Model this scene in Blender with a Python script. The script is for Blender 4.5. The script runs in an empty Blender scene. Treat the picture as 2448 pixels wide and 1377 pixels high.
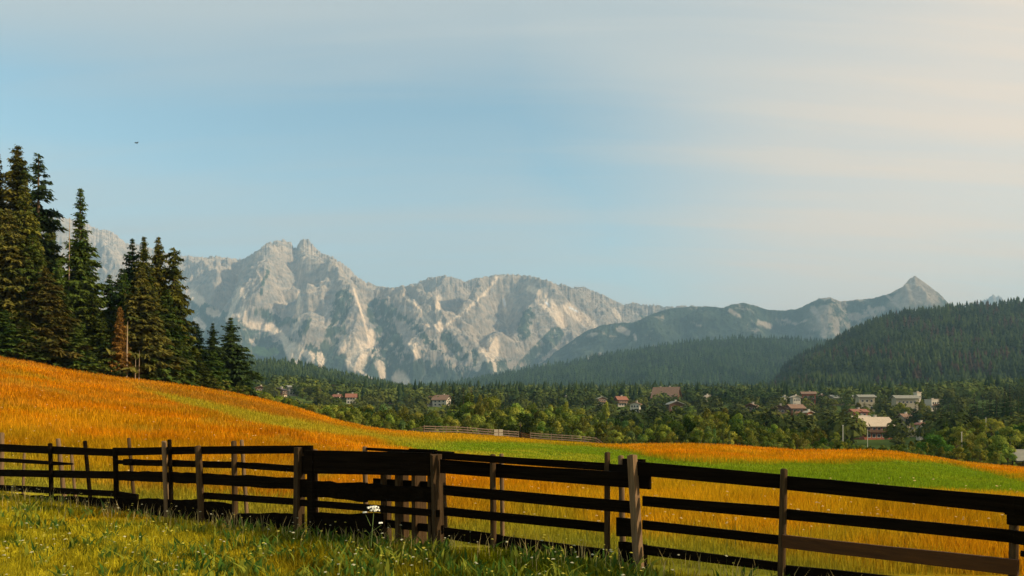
import bpy, math, random
import numpy as np
from mathutils import Vector, Matrix
R = math.radians
random.seed(7)
rng = np.random.default_rng(11)
S = bpy.context.scene
C = S.collection
F, HY, CX, EYE = 1900.0, 1000.0, 1224.0, 1.6     # focal length, horizon row, centre column (photo pixels), eye height

def P(px, py, Y):
    return Vector(((px - CX) / F * Y, Y, EYE + (HY - py) / F * Y))

# ---------------------------------------------------------------- custom properties
def tag(o, label=None, cat=None, group=None, kind=None):
    if label: o['label'] = label
    if cat: o['category'] = cat
    if group: o['group'] = group
    if kind: o['kind'] = kind
    return o

def empty(name, loc, rz=0.0):
    o = bpy.data.objects.new(name, None)
    C.objects.link(o)
    o.location = loc
    o.rotation_euler = (0, 0, rz)
    o.empty_display_size = 0.3
    return o

# ---------------------------------------------------------------- numpy noise
def _hash(ix, iy, seed):
    h = (ix.astype(np.int64) * 374761393 + iy.astype(np.int64) * 668265263 + seed * 974711) & 0x7fffffff
    h = ((h ^ (h >> 13)) * 1274126177) & 0x7fffffff
    return h ^ (h >> 16)

def noise(x, y, seed=0):
    x = np.asarray(x, float); y = np.asarray(y, float)
    ix = np.floor(x); iy = np.floor(y)
    fx = x - ix; fy = y - iy
    def g(dx, dy):
        h = _hash(ix + dx, iy + dy, seed) / 2147483647.0 * 2 * np.pi * 8
        return np.cos(h) * (fx - dx) + np.sin(h) * (fy - dy)
    u = fx * fx * fx * (fx * (fx * 6 - 15) + 10); v = fy * fy * fy * (fy * (fy * 6 - 15) + 10)
    a = g(0, 0) * (1 - u) + g(1, 0) * u
    b = g(0, 1) * (1 - u) + g(1, 1) * u
    return (a * (1 - v) + b * v) * 1.5

def fbm(x, y, oct=4, seed=0, gain=0.5):
    s = 0; a = 1.0; n = 0
    for i in range(oct):
        s = s + a * noise(x * 2 ** i, y * 2 ** i, seed + i * 17); n += a; a *= gain
    return s / n

def ridged(x, y, oct=4, seed=0, gain=0.5):
    s = 0; a = 1.0; n = 0
    for i in range(oct):
        s = s + a * (1 - np.abs(noise(x * 2 ** i, y * 2 ** i, seed + i * 17)) * 2); n += a; a *= gain
    return s / n

def sstep(a, b, x):
    t = np.clip((x - a) / (b - a), 0, 1)
    return t * t * (3 - 2 * t)

def lerp_poly(px, pts):
    pts = np.array(pts, float)
    return np.interp(px, pts[:, 0], pts[:, 1])

# ---------------------------------------------------------------- mesh from arrays
def mesh_obj(name, verts, faces, mat=None, parent=None, cols=None, smooth=False, attrs=None, mats=None, midx=None, data_only=False):
    verts = np.asarray(verts, np.float32)
    faces = np.asarray(faces, np.int32)
    k = faces.shape[1]
    me = bpy.data.meshes.new(name)
    me.vertices.add(len(verts)); me.vertices.foreach_set('co', verts.ravel())
    me.loops.add(faces.size); me.loops.foreach_set('vertex_index', faces.ravel())
    me.polygons.add(len(faces))
    me.polygons.foreach_set('loop_start', np.arange(0, faces.size, k, dtype=np.int32))
    me.polygons.foreach_set('loop_total', np.full(len(faces), k, dtype=np.int32))
    if smooth: me.polygons.foreach_set('use_smooth', np.ones(len(faces), bool))
    for m in (mats or ([mat] if mat else [])): me.materials.append(m)
    if midx is not None: me.polygons.foreach_set('material_index', np.asarray(midx, np.int32))
    if cols is not None:
        a = me.color_attributes.new('Col', 'FLOAT_COLOR', 'POINT')
        c = np.ones((len(verts), 4), np.float32); c[:, :cols.shape[1]] = cols
        a.data.foreach_set('color', c.ravel())
    for n, v in (attrs or {}).items():
        a = me.attributes.new(n, 'FLOAT', 'POINT'); a.data.foreach_set('value', np.asarray(v, np.float32))
    me.update(calc_edges=True)
    if data_only: return me
    o = bpy.data.objects.new(name, me)
    C.objects.link(o)
    if parent: o.parent = parent
    return o

def grid_faces(nr, nc):
    i = np.arange(nr - 1)[:, None] * nc + np.arange(nc - 1)[None, :]
    i = i.ravel()
    return np.stack([i, i + 1, i + nc + 1, i + nc], 1)

class MB:
    """collects boxes, tubes and rough boards and links them as one mesh (quads and n-gons)"""
    def __init__(s): s.v = []; s.f = []
    def add(s, v, f):
        b = len(s.v); s.v += [tuple(p) for p in v]; s.f += [tuple(i + b for i in q) for q in f]
    def hexa(s, p):   # 8 corners: bottom ring then top ring
        s.add(p, [(0, 3, 2, 1), (4, 5, 6, 7), (0, 1, 5, 4), (1, 2, 6, 5), (2, 3, 7, 6), (3, 0, 4, 7)])
    def box(s, x0, x1, y0, y1, z0, z1):
        s.hexa([(x0, y0, z0), (x1, y0, z0), (x1, y1, z0), (x0, y1, z0), (x0, y0, z1), (x1, y0, z1), (x1, y1, z1), (x0, y1, z1)])
    def tube(s, a, b, ra, rb, n=10, segs=1, rough=0.0, cap=0.0, flat=1.0, rot=0.0):
        a = Vector(a); b = Vector(b); d = (b - a).normalized()
        x = d.orthogonal().normalized(); y = d.cross(x)
        base = len(s.v); ring = []
        for k in range(segs + 1):
            t = k / segs; r = ra + (rb - ra) * t
            w = Vector((random.uniform(-1, 1), random.uniform(-1, 1), 0)) * rough * 0.5
            for i in range(n):
                an = rot + 2 * math.pi * i / n
                rr = r * (1 + random.uniform(-rough, rough) * 6)
                s.v.append(tuple(a + (b - a) * t + w + x * math.cos(an) * rr + y * math.sin(an) * rr * flat))
        for k in range(segs):
            for i in range(n):
                j = (i + 1) % n
                s.f.append((base + k * n + i, base + k * n + j, base + (k + 1) * n + j, base + (k + 1) * n + i))
        s.f.append(tuple(base + i for i in range(n))[::-1])
        if cap > 0:
            t0 = len(s.v)
            for i in range(n):
                an = rot + 2 * math.pi * i / n
                s.v.append(tuple(b + d * cap + x * math.cos(an) * rb * .6 + y * math.sin(an) * rb * .6 * flat))
            for i in range(n):
                j = (i + 1) % n
                s.f.append((base + segs * n + i, base + segs * n + j, t0 + j, t0 + i))
            s.f.append(tuple(t0 + i for i in range(n)))
        else:
            s.f.append(tuple(base + segs * n + i for i in range(n)))
    def build(s, name, mat, parent=None, smooth=False):
        me = bpy.data.meshes.new(name)
        me.from_pydata(s.v, [], s.f)
        if smooth:
            for p in me.polygons: p.use_smooth = True
        me.materials.append(mat); me.update()
        o = bpy.data.objects.new(name, me); C.objects.link(o)
        if parent: o.parent = parent
        return o

# ---------------------------------------------------------------- materials
def mat_new(name):
    m = bpy.data.materials.new(name); m.use_nodes = True
    nt = m.node_tree; nt.nodes.clear()
    out = nt.nodes.new('ShaderNodeOutputMaterial')
    return m, nt, out

def N(nt, t, **kw):
    n = nt.nodes.new(t)
    for k, v in kw.items():
        if k in n.inputs.keys(): n.inputs[k].default_value = v
        else: setattr(n, k, v)
    return n

def simple_mat(name, col, rough=0.8, var=0.25, scale=3.0, bump=0.0, stretch=(1, 1, 1), spec=0.3, objvar=0.0):
    m, nt, out = mat_new(name)
    b = N(nt, 'ShaderNodeBsdfPrincipled', Roughness=rough)
    b.inputs['Specular IOR Level'].default_value = spec
    tc = N(nt, 'ShaderNodeTexCoord'); mp = N(nt, 'ShaderNodeMapping'); mp.inputs['Scale'].default_value = stretch
    nz = N(nt, 'ShaderNodeTexNoise', Scale=scale, Detail=6.0, Roughness=0.65)
    nt.links.new(tc.outputs['Object'], mp.inputs['Vector']); nt.links.new(mp.outputs[0], nz.inputs['Vector'])
    cr = N(nt, 'ShaderNodeValToRGB')
    lo = tuple(c * (1 - var) for c in col) + (1,); hi = tuple(min(1, c * (1 + var)) for c in col) + (1,)
    cr.color_ramp.elements[0].position = 0.3; cr.color_ramp.elements[0].color = lo
    cr.color_ramp.elements[1].position = 0.7; cr.color_ramp.elements[1].color = hi
    nt.links.new(nz.outputs['Fac'], cr.inputs['Fac'])
    nt.links.new(cr.outputs[0], b.inputs['Base Color'])
    if bump:
        bp = N(nt, 'ShaderNodeBump', Strength=bump, Distance=0.02)
        nt.links.new(nz.outputs['Fac'], bp.inputs['Height']); nt.links.new(bp.outputs[0], b.inputs['Normal'])
    nt.links.new(b.outputs[0], out.inputs['Surface'])
    return m

def leaf_mat(name, transl=0.3, hue_obj=0.0, gain=1.0):
    """diffuse + translucent leaves; colour from the vertex colours, a little different on each object"""
    m, nt, out = mat_new(name)
    at = N(nt, 'ShaderNodeAttribute', attribute_name='Col')
    oi = N(nt, 'ShaderNodeObjectInfo')
    hs = N(nt, 'ShaderNodeHueSaturation')
    mr = N(nt, 'ShaderNodeMapRange'); mr.inputs['To Min'].default_value = 0.5 - hue_obj; mr.inputs['To Max'].default_value = 0.5 + hue_obj
    mv = N(nt, 'ShaderNodeMath', operation='MULTIPLY_ADD'); mv.inputs[1].default_value = 1.0 * (1 if hue_obj else 0); mv.inputs[2].default_value = gain * (0.5 if hue_obj else 1)
    m2 = N(nt, 'ShaderNodeMath', operation='FRACT'); m3 = N(nt, 'ShaderNodeMath', operation='MULTIPLY'); m3.inputs[1].default_value = 7.31
    nt.links.new(oi.outputs['Random'], mr.inputs['Value']); nt.links.new(mr.outputs[0], hs.inputs['Hue'])
    nt.links.new(oi.outputs['Random'], m3.inputs[0]); nt.links.new(m3.outputs[0], m2.inputs[0]); nt.links.new(m2.outputs[0], mv.inputs[0])
    nt.links.new(mv.outputs[0], hs.inputs['Value']); nt.links.new(at.outputs['Color'], hs.inputs['Color'])
    d = N(nt, 'ShaderNodeBsdfDiffuse'); t = N(nt, 'ShaderNodeBsdfTranslucent'); mx = N(nt, 'ShaderNodeMixShader'); mx.inputs[0].default_value = transl
    nt.links.new(hs.outputs[0], d.inputs['Color']); nt.links.new(hs.outputs[0], t.inputs['Color'])
    nt.links.new(d.outputs[0], mx.inputs[1]); nt.links.new(t.outputs[0], mx.inputs[2]); nt.links.new(mx.outputs[0], out.inputs['Surface'])
    return m

def vcol_mat(name, scale=1.0, var=0.3, rough=1.0, bump=0.0, dist=1.0, detail=8.0, stretch=(1, 1, 1)):
    m, nt, out = mat_new(name)
    at = N(nt, 'ShaderNodeAttribute', attribute_name='Col')
    tc = N(nt, 'ShaderNodeTexCoord'); mp = N(nt, 'ShaderNodeMapping'); mp.inputs['Scale'].default_value = stretch
    nz = N(nt, 'ShaderNodeTexNoise', Scale=scale, Detail=detail, Roughness=0.65)
    nt.links.new(tc.outputs['Object'], mp.inputs[0]); nt.links.new(mp.outputs[0], nz.inputs['Vector'])
    mr = N(nt, 'ShaderNodeMapRange'); mr.inputs['From Min'].default_value = 0.3; mr.inputs['From Max'].default_value = 0.7
    mr.inputs['To Min'].default_value = 1 - var; mr.inputs['To Max'].default_value = 1 + var
    nt.links.new(nz.outputs['Fac'], mr.inputs[0])
    vm = N(nt, 'ShaderNodeVectorMath', operation='SCALE')
    nt.links.new(at.outputs['Color'], vm.inputs[0]); nt.links.new(mr.outputs[0], vm.inputs['Scale'])
    b = N(nt, 'ShaderNodeBsdfDiffuse', Roughness=rough)
    nt.links.new(vm.outputs[0], b.inputs['Color'])
    if bump:
        bp = N(nt, 'ShaderNodeBump', Strength=bump, Distance=dist)
        nt.links.new(nz.outputs['Fac'], bp.inputs['Height']); nt.links.new(bp.outputs[0], b.inputs['Normal'])
    nt.links.new(b.outputs[0], out.inputs['Surface'])
    return m

# ---------------------------------------------------------------- camera, sun, sky, air
cam = bpy.data.cameras.new('camera'); camo = bpy.data.objects.new('camera', cam); C.objects.link(camo)
camo.location = (0, 0, EYE); camo.rotation_euler = (R(90), 0, 0)
cam.sensor_width = 36; cam.lens = 36 * F / 2448; cam.shift_y = (HY - 688.5) / 2448
cam.clip_start = 0.1; cam.clip_end = 40000
S.camera = camo

SUN_EL, SUN_AZ = 27.0, 101.0         # azimuth clockwise from the viewing direction (+Y)
sd = Vector((math.sin(R(SUN_AZ)) * math.cos(R(SUN_EL)), math.cos(R(SUN_AZ)) * math.cos(R(SUN_EL)), math.sin(R(SUN_EL))))
sl = bpy.data.lights.new('sun', 'SUN'); sl.energy = 4.9; sl.angle = R(0.5); sl.color = (1.0, 0.80, 0.55)
slo = bpy.data.objects.new('sun', sl); C.objects.link(slo); slo.rotation_euler = sd.to_track_quat('Z', 'Y').to_euler()

W = bpy.data.worlds.new('World'); S.world = W; W.use_nodes = True
nt = W.node_tree; nt.nodes.clear()
wo = N(nt, 'ShaderNodeOutputWorld'); bg = N(nt, 'ShaderNodeBackground', Strength=0.125)
sky = N(nt, 'ShaderNodeTexSky'); sky.sky_type = 'NISHITA'; sky.sun_disc = False
sky.sun_elevation = R(SUN_EL); sky.sun_rotation = R(SUN_AZ); sky.air_density = 1.0; sky.dust_density = 1.5; sky.ozone_density = 1.0; sky.altitude = 1100
tc = N(nt, 'ShaderNodeTexCoord')
# thin high cloud: noise on a flat cloud layer (direction divided by its height), pulled out along the wind
sep = N(nt, 'ShaderNodeSeparateXYZ'); nt.links.new(tc.outputs['Generated'], sep.inputs[0])
zz = N(nt, 'ShaderNodeMath', operation='MAXIMUM'); zz.inputs[1].default_value = 0.0; nt.links.new(sep.outputs['Z'], zz.inputs[0])
za = N(nt, 'ShaderNodeMath', operation='ADD'); za.inputs[1].default_value = 0.16; nt.links.new(zz.outputs[0], za.inputs[0])
dv = N(nt, 'ShaderNodeVectorMath', operation='DIVIDE'); cb = N(nt, 'ShaderNodeCombineXYZ')
for k in range(3): nt.links.new(za.outputs[0], cb.inputs[k])
nt.links.new(tc.outputs['Generated'], dv.inputs[0]); nt.links.new(cb.outputs[0], dv.inputs[1])
def cloud(scale, rot, stretch, off, lo, hi, detail=6.0, dist=0.6):
    mp = N(nt, 'ShaderNodeMapping'); mp.inputs['Rotation'].default_value = (0, 0, R(rot)); mp.inputs['Scale'].default_value = stretch; mp.inputs['Location'].default_value = off
    nz = N(nt, 'ShaderNodeTexNoise', Scale=scale, Detail=detail, Roughness=0.55, Distortion=dist)
    nt.links.new(dv.outputs[0], mp.inputs[0]); nt.links.new(mp.outputs[0], nz.inputs['Vector'])
    mr = N(nt, 'ShaderNodeMapRange', interpolation_type='SMOOTHSTEP'); mr.inputs['From Min'].default_value = lo; mr.inputs['From Max'].default_value = hi
    nt.links.new(nz.outputs['Fac'], mr.inputs[0]); return mr.outputs[0]
def math2(op, a, b):
    n = N(nt, 'ShaderNodeMath', operation=op)
    for i, v in enumerate((a, b)):
        if isinstance(v, (int, float)): n.inputs[i].default_value = v
        else: nt.links.new(v, n.inputs[i])
    return n.outputs[0]
c1 = cloud(0.55, 25, (0.5, 1.3, 1), (3.1, 0.4, 0), 0.36, 0.66, 3.0, 0.3)      # the broad veil
c2 = cloud(1.1, 62, (0.35, 1.7, 1), (1.0, 2.0, 0), 0.40, 0.78, 9.0, 0.8)      # streaks
c3 = cloud(2.4, 66, (0.22, 2.6, 1), (4.0, 1.0, 0), 0.42, 0.72, 10.0, 1.2)     # fibres
gx, gz = sep.outputs['X'], sep.outputs['Z']
def smooth(v, lo, hi):
    mr = N(nt, 'ShaderNodeMapRange', interpolation_type='SMOOTHSTEP'); mr.inputs['From Min'].default_value = lo; mr.inputs['From Max'].default_value = hi
    nt.links.new(v, mr.inputs[0]); return mr.outputs[0]
nzs = math2('SUBTRACT', c1, 0.5)
# a clear blue lane lies between a higher veil and a lower one; the veils close towards the right
d = math2('SUBTRACT', gz, math2('SUBTRACT', 0.345, math2('MULTIPLY', math2('MAXIMUM', gx, 0.0), 0.45)))
d = math2('ADD', d, math2('MULTIPLY', nzs, 0.10))
up = math2('MULTIPLY', smooth(d, -0.04, 0.11), 0.92)
low = math2('MULTIPLY', smooth(math2('MULTIPLY', d, -1.0), 0.01, 0.16), 0.72)
rt = math2('MULTIPLY', smooth(gx, -0.05, 0.36), 0.92)
cov = math2('MAXIMUM', math2('MAXIMUM', up, low), rt)
cov = math2('ADD', cov, math2('ADD', math2('MULTIPLY', math2('SUBTRACT', c2, 0.35), 0.34), math2('MULTIPLY', math2('SUBTRACT', c3, 0.4), 0.20)))
cov2 = math2('MAXIMUM', math2('MINIMUM', math2('ADD', math2('MULTIPLY', cov, 0.84), 0.14), 0.97), 0.06)
g = smooth(math2('SUBTRACT', gx, math2('MULTIPLY', gz, 0.75)), -0.28, 0.42)
cc = N(nt, 'ShaderNodeMix', data_type='RGBA'); cc.inputs['A'].default_value = (3.75, 3.95, 3.85, 1); cc.inputs['B'].default_value = (7.0, 5.35, 3.9, 1)
nt.links.new(g, cc.inputs['Factor'])
tint = N(nt, 'ShaderNodeVectorMath', operation='MULTIPLY'); tint.inputs[1].default_value = (1.32, 1.52, 1.22)
nt.links.new(sky.outputs[0], tint.inputs[0])
mx = N(nt, 'ShaderNodeMix', data_type='RGBA')
nt.links.new(cov2, mx.inputs['Factor']); nt.links.new(tint.outputs[0], mx.inputs['A']); nt.links.new(cc.outputs['Result'], mx.inputs['B'])
nt.links.new(mx.outputs['Result'], bg.inputs['Color']); nt.links.new(bg.outputs[0], wo.inputs['Surface'])

S.view_settings.view_transform = 'Standard'; S.view_settings.look = 'None'; S.view_settings.exposure = 0.38; S.view_settings.gamma = 1
S.cycles.use_denoising = True
S.cycles.max_bounces = 5; S.cycles.diffuse_bounces = 2; S.cycles.volume_bounces = 0; S.cycles.transmission_bounces = 3
S.cycles.use_adaptive_sampling = True; S.cycles.adaptive_threshold = 0.02
S.cycles.sample_clamp_indirect = 6

HZ = MB(); HZ.box(-16000, 16000, -400, 17500, -14, 2350)
m, nt2, out2 = mat_new('haze_air')
pv = N(nt2, 'ShaderNodeVolumePrincipled'); pv.inputs['Color'].default_value = (0.44, 0.73, 1.0, 1); pv.inputs['Density'].default_value = 7.0e-5
pv.inputs['Anisotropy'].default_value = 0.0
nt2.links.new(pv.outputs[0], out2.inputs['Volume'])
hz = HZ.build('haze', m); tag(hz, 'pale blue air fading the far mountains', None, None, 'stuff')
# ================================================================= mountains
def project(x, y, z):
    return CX + F * x / y, HY - F * (z - EYE) / y

def add_line_relief(Z, X, Y, pts, A, w, power=1.0):
    """raise (or cut, A<0) a crest with straight flanks along a polyline of (x, y) world points"""
    best = np.full(Z.shape, 1e9); 
    n = len(pts)
    amp = np.zeros(Z.shape)
    for i in range(n - 1):
        x0, y0 = pts[i]; x1, y1 = pts[i + 1]
        dx, dy = x1 - x0, y1 - y0; L2 = dx * dx + dy * dy + 1e-6
        t = np.clip(((X - x0) * dx + (Y - y0) * dy) / L2, 0, 1)
        d = np.hypot(X - (x0 + t * dx), Y - (y0 + t * dy))
        k = d < best
        best[k] = d[k]; tt = (i + t) / (n - 1)
        amp[k] = (np.sin(np.pi * np.clip(tt * 0.8 + 0.1, 0, 1)) ** 0.6)[k]
    b = best * (1 + 0.25 * noise(X / 300, Y / 300, 5))
    return Z + A * amp * np.clip(1 - b / w, 0, 1) ** power

def erode(Z, dx, dy, steps, K, maxd):
    nr, nc = Z.shape
    idx = np.arange(nr * nc).reshape(nr, nc)
    A = None
    for s in range(steps):
        best = np.zeros_like(Z); rcv = idx.copy()
        for dr in (-1, 0, 1):
            for dc in (-1, 0, 1):
                if dr == 0 and dc == 0: continue
                L = math.hypot(dr * dy, dc * dx)
                r0, r1 = max(0, -dr), nr - max(0, dr); c0, c1 = max(0, -dc), nc - max(0, dc)
                sl_ = (Z[r0:r1, c0:c1] - Z[r0 + dr:r1 + dr, c0 + dc:c1 + dc]) / L
                b = best[r0:r1, c0:c1]; rc = rcv[r0:r1, c0:c1]; k = sl_ > b
                b[k] = sl_[k]; rc[k] = idx[r0 + dr:r1 + dr, c0 + dc:c1 + dc][k]
        rf = rcv.ravel(); own = (rf == idx.ravel())
        A = np.ones(nr * nc); add = np.ones(nr * nc)
        for it in range(260):
            w = np.where(own, 0, add)
            add = np.bincount(rf, weights=w, minlength=nr * nc)
            if add.sum() < 1: break
            A += add
        A2 = A.reshape(nr, nc)
        d = K * np.sqrt(A2 * dx * dy) * best
        d = np.minimum(d, maxd)
        Zr = Z.ravel()[rf].reshape(nr, nc)
        d = np.minimum(d, np.maximum(Z - Zr, 0) * 0.6)
        Z = Z - d
        # slumping keeps flanks from becoming saw teeth
        Z[1:-1, 1:-1] = Z[1:-1, 1:-1] * 0.9 + 0.025 * (Z[:-2, 1:-1] + Z[2:, 1:-1] + Z[1:-1, :-2] + Z[1:-1, 2:])
    return Z, A2

def make_range(name, ridge, px0, px1, nc, Yf, Yr, nr, zf, prof, spurs, rough, seed, er, jag, back=0.35, ridge_y=None, gain=1.7, fine=1):
    """a real height field: foot at depth Yf, crest at depth Yr, falling away again behind"""
    px = np.linspace(px0, px1, nc)
    u = (px - CX) / F
    t = np.linspace(0, 1 + back, nr)[:, None]
    yr = np.full(nc, Yr) if ridge_y is None else lerp_poly(px, ridge_y)
    Yg = Yf + (yr[None, :] - Yf) * t
    X = u[None, :] * Yg
    pyr = lerp_poly(px, ridge) + jag * (fbm(px / 14.0, px * 0 + 3.3, 4, seed + 3, 0.6) + 0.9 * fbm(px / 4.0, px * 0 + 8.3, 2, seed + 5, 0.7))
    zr = EYE + (HY - pyr) / F * yr
    zr_s = np.convolve(np.pad(zr, 30, mode='edge'), np.hanning(61) / np.hanning(61).sum(), 'valid')
    tt = np.clip(t, 0, 1)
    g = prof(tt)
    zt = zr_s[None, :]
    Z = zf + (zt - zf) * g
    Z = np.where(t > 1, zt - (t - 1) * (zt - zf) * 2.4, Z)
    # image rows -> depth for the hand-placed crests
    def place(q):
        x, y = q
        j = int(np.clip(np.searchsorted(px, x), 0, nc - 1))
        k = np.where(t[:, 0] <= 1)[0]
        rows = HY - F * (Z0[k, j] - EYE) / Yg[k, j]
        i = np.interp(-y, -rows, k)
        yy = np.interp(i, k, Yg[k, j])
        return ((x - CX) / F * yy, yy)
    Z0 = Z.copy()
    mid = np.sin(np.pi * np.clip(tt, 0, 1) ** 0.9) ** 0.5
    wx = X + 180 * fbm(X / 900, Yg / 900, 3, seed + 40); wy = Yg + 180 * fbm(X / 900 + 9, Yg / 900, 3, seed + 41)
    for pts, A, w in spurs:
        A = A * gain
        wp = [place(q) for q in pts]
        Z = add_line_relief(Z, wx, wy, wp, A, w)
    sc = rough[0]
    n1 = ridged(wx / sc, wy / (sc * 1.9), 5, seed, 0.55) - 0.45
    Z = Z + rough[1] * n1 * (0.25 + 0.75 * mid)
    Z = Z + rough[1] * 0.10 * fbm(X / (sc * 0.16), Yg / (sc * 0.16), 4, seed + 8, 0.7)
    if er:
        dx = (u[1] - u[0]) * (Yf + Yr) / 2; dy = (Yr - Yf) / (nr / (1 + back))
        Z, A = erode(Z, dx, dy, *er)
    else: A = np.ones_like(Z)
    if fine > 1:
        def up(G):
            r0, c0 = G.shape; ri = np.linspace(0, r0 - 1, int(r0 * fine)); ci = np.linspace(0, c0 - 1, int(c0 * fine))
            a, b = np.minimum(ri.astype(int), r0 - 2), np.minimum(ci.astype(int), c0 - 2); fr, fc = (ri - a)[:, None], (ci - b)[None]
            return (G[a][:, b] * (1 - fr) + G[a + 1][:, b] * fr) * (1 - fc) + (G[a][:, b + 1] * (1 - fr) + G[a + 1][:, b + 1] * fr) * fc
        Z = up(Z); A = up(A); X = up(X); Yg = up(Yg); t = np.interp(np.linspace(0, nr - 1, Z.shape[0]), np.arange(nr), t[:, 0])[:, None]; tt = np.clip(t, 0, 1)
        pn = np.linspace(px0, px1, Z.shape[1]); yr = np.interp(pn, px, yr); px = pn
        pyr = lerp_poly(px, ridge) + jag * (fbm(px / 14.0, px * 0 + 3.3, 4, seed + 3, 0.6) + 0.9 * fbm(px / 4.0, px * 0 + 8.3, 2, seed + 5, 0.7))
    qx = X + 420 * fbm(X / 800, Yg / 600, 3, seed + 31); qy = Yg + 300 * fbm(X / 700 + 5, Yg / 700, 3, seed + 32)
    Z = Z + rough[1] * 0.17 * (ridged(qx / (sc * 0.15), qy / (sc * 0.24), 4, seed + 9, 0.65) - 0.5) + rough[1] * 0.07 * fbm(X / (sc * 0.05), Yg / (sc * 0.05), 2, seed + 12, 0.8)
    # each column's highest sight line is the crest of the range
    tgt = (HY - pyr) / F
    hw = np.hanning(61) / np.hanning(61).sum()
    sm = lambda v: np.convolve(np.pad(v, 30, mode='edge'), hw, 'valid')
    mxe = sm(((Z - EYE) / Yg).max(0)); k = (sm(tgt) * yr - zf) / (mxe * yr - zf)
    Z = zf + (Z - zf) * k[None, :]
    for it in range(4):      # the rest of the correction only near the crest, so gullies below stay as eroded
        res = tgt - ((Z - EYE) / Yg).max(0)
        Z = Z + res[None, :] * Yg * (np.clip(tt, 0, 1) ** 7)
    for it in range(2):
        e = (Z - EYE) / Yg; Z = np.minimum(Z, EYE + tgt[None, :] * Yg)
    return px, X, Yg, Z, A, t

def slope_of(X, Y, Z):
    gy = np.gradient(Z, axis=0) / np.maximum(np.gradient(Y, axis=0), 1)
    gx = np.gradient(Z, axis=1) / np.maximum(np.gradient(X, axis=1), 1)
    return np.hypot(gx, gy)

def stroke(PX, PY, pts, w):
    """0..1 mask of a painted-on streak of another ground (scree, rock, meadow) given as a polyline in photo pixels"""
    best = np.full(PX.shape, 1e9)
    for i in range(len(pts) - 1):
        x0, y0 = pts[i]; x1, y1 = pts[i + 1]; dx, dy = x1 - x0, y1 - y0
        t = np.clip(((PX - x0) * dx + (PY - y0) * dy) / (dx * dx + dy * dy + 1e-6), 0, 1)
        best = np.minimum(best, np.hypot(PX - x0 - t * dx, PY - y0 - t * dy))
    return np.clip(1.3 - best / w, 0, 1)

def mixc(a, b, m): return a * (1 - m[..., None]) + b * m[..., None]

ROCK = np.array((0.42, 0.35, 0.27)); ROCKG = np.array((0.24, 0.235, 0.215)); SCREE = np.array((0.74, 0.60, 0.44))
VEG = np.array((0.045, 0.070, 0.045)); VEG2 = np.array((0.085, 0.11, 0.07)); SNOW = np.array((0.85, 0.85, 0.85))
mm = vcol_mat('limestone_slope', scale=0.02, var=0.30, bump=0.9, dist=16.0, detail=9.0)

# --- pale limestone range at the back
ridgeA = [(-260, 500), (-60, 470), (60, 490), (140, 520), (190, 528), (230, 545), (265, 552), (300, 580), (340, 585), (380, 600), (440, 612), (480, 616), (520, 612), (560, 618), (585, 618),
          (605, 606), (625, 592), (640, 580), (660, 573), (680, 574), (695, 580), (702, 592), (708, 594), (715, 578), (722, 570), (730, 573), (738, 571), (750, 588), (770, 604), (800, 618), (835, 640), (850, 660), (870, 672), (905, 682), (935, 687), (960, 684),
          (1000, 674), (1030, 662), (1065, 659), (1085, 664), (1110, 673), (1130, 667), (1180, 658), (1195, 654), (1215, 656), (1260, 658), (1300, 668), (1330, 678), (1370, 686), (1400, 686), (1425, 697), (1460, 714),
          (1495, 729), (1510, 724), (1560, 729), (1600, 734), (1660, 730), (1700, 735), (1800, 745), (2000, 770), (2300, 790)]
spursA = [([(668, 574), (674, 640), (668, 700), (640, 770), (600, 830)], 520, 620),
          ([(735, 577), (775, 625), (796, 690), (812, 760), (850, 850), (880, 905)], 500, 560),
          ([(708, 590), (712, 680), (715, 780)], -260, 260),
          ([(870, 672), (905, 725), (960, 765), (1010, 815), (1070, 880), (1110, 910)], 360, 560),
          ([(850, 670), (845, 730), (880, 790), (888, 850)], -150, 240),
          ([(1062, 660), (1075, 700), (1060, 740)], 140, 300),
          ([(1195, 656), (1150, 690), (1100, 735), (1052, 792)], -190, 330),
          ([(950, 690), (1000, 740), (1052, 792), (1095, 850)], -170, 300),
          ([(1200, 656), (1180, 720), (1130, 790), (1170, 850)], 240, 420),
          ([(1265, 660), (1262, 710), (1285, 770), (1250, 850)], 300, 470),
          ([(1262, 710), (1330, 790), (1340, 830)], 180, 360),
          ([(1400, 688), (1370, 735), (1420, 775)], 150, 380),
          ([(1205, 700), (1215, 780), (1180, 860)], -170, 260),
          ([(440, 612), (480, 690), (545, 760)], 160, 420),
          ([(585, 618), (560, 700), (545, 770), (590, 850)], -150, 300),
          ([(820, 712), (790, 790), (735, 850), (745, 900)], 230, 420),
          ([(520, 614), (510, 690), (500, 740)], 120, 260),
          ([(230, 545), (250, 640), (280, 700)], 200, 400), ([(140, 520), (150, 620)], 200, 400)]
px, X, Yg, Z, A, t = make_range('A', ridgeA, -300, 1900, 980, 5200, 9200, 300, 60, lambda t: 0.35 * t + 0.65 * t ** 1.9, spursA, (620, 210), 21,
                                (9, 0.0042, 16), 5.5, fine=1.6)
PX, PY = project(X, Yg, Z)
sl_ = slope_of(X, Yg, Z)
hn = fbm(X / 500, Z / 300, 5, 61, 0.65)
treeline = lerp_poly(PX, [(400, 760), (560, 770), (700, 850), (900, 850), (1000, 850), (1100, 880), (1250, 890), (1350, 850), (1500, 800)]) - 18 + 60 * fbm(PX / 70, PY / 70, 4, 62)
veg = sstep(-26, 30, PY - treeline + 70 * hn - 26 * (sl_ - 0.9))
fine = fbm(X / 70, Z / 70, 4, 63, 0.7)
veg = np.clip(veg + 0.5 * fine * (veg > 0.05), 0, 1)
wob = 15 * fbm(PX / 24, PY / 20, 5, 60, 0.75)
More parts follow.
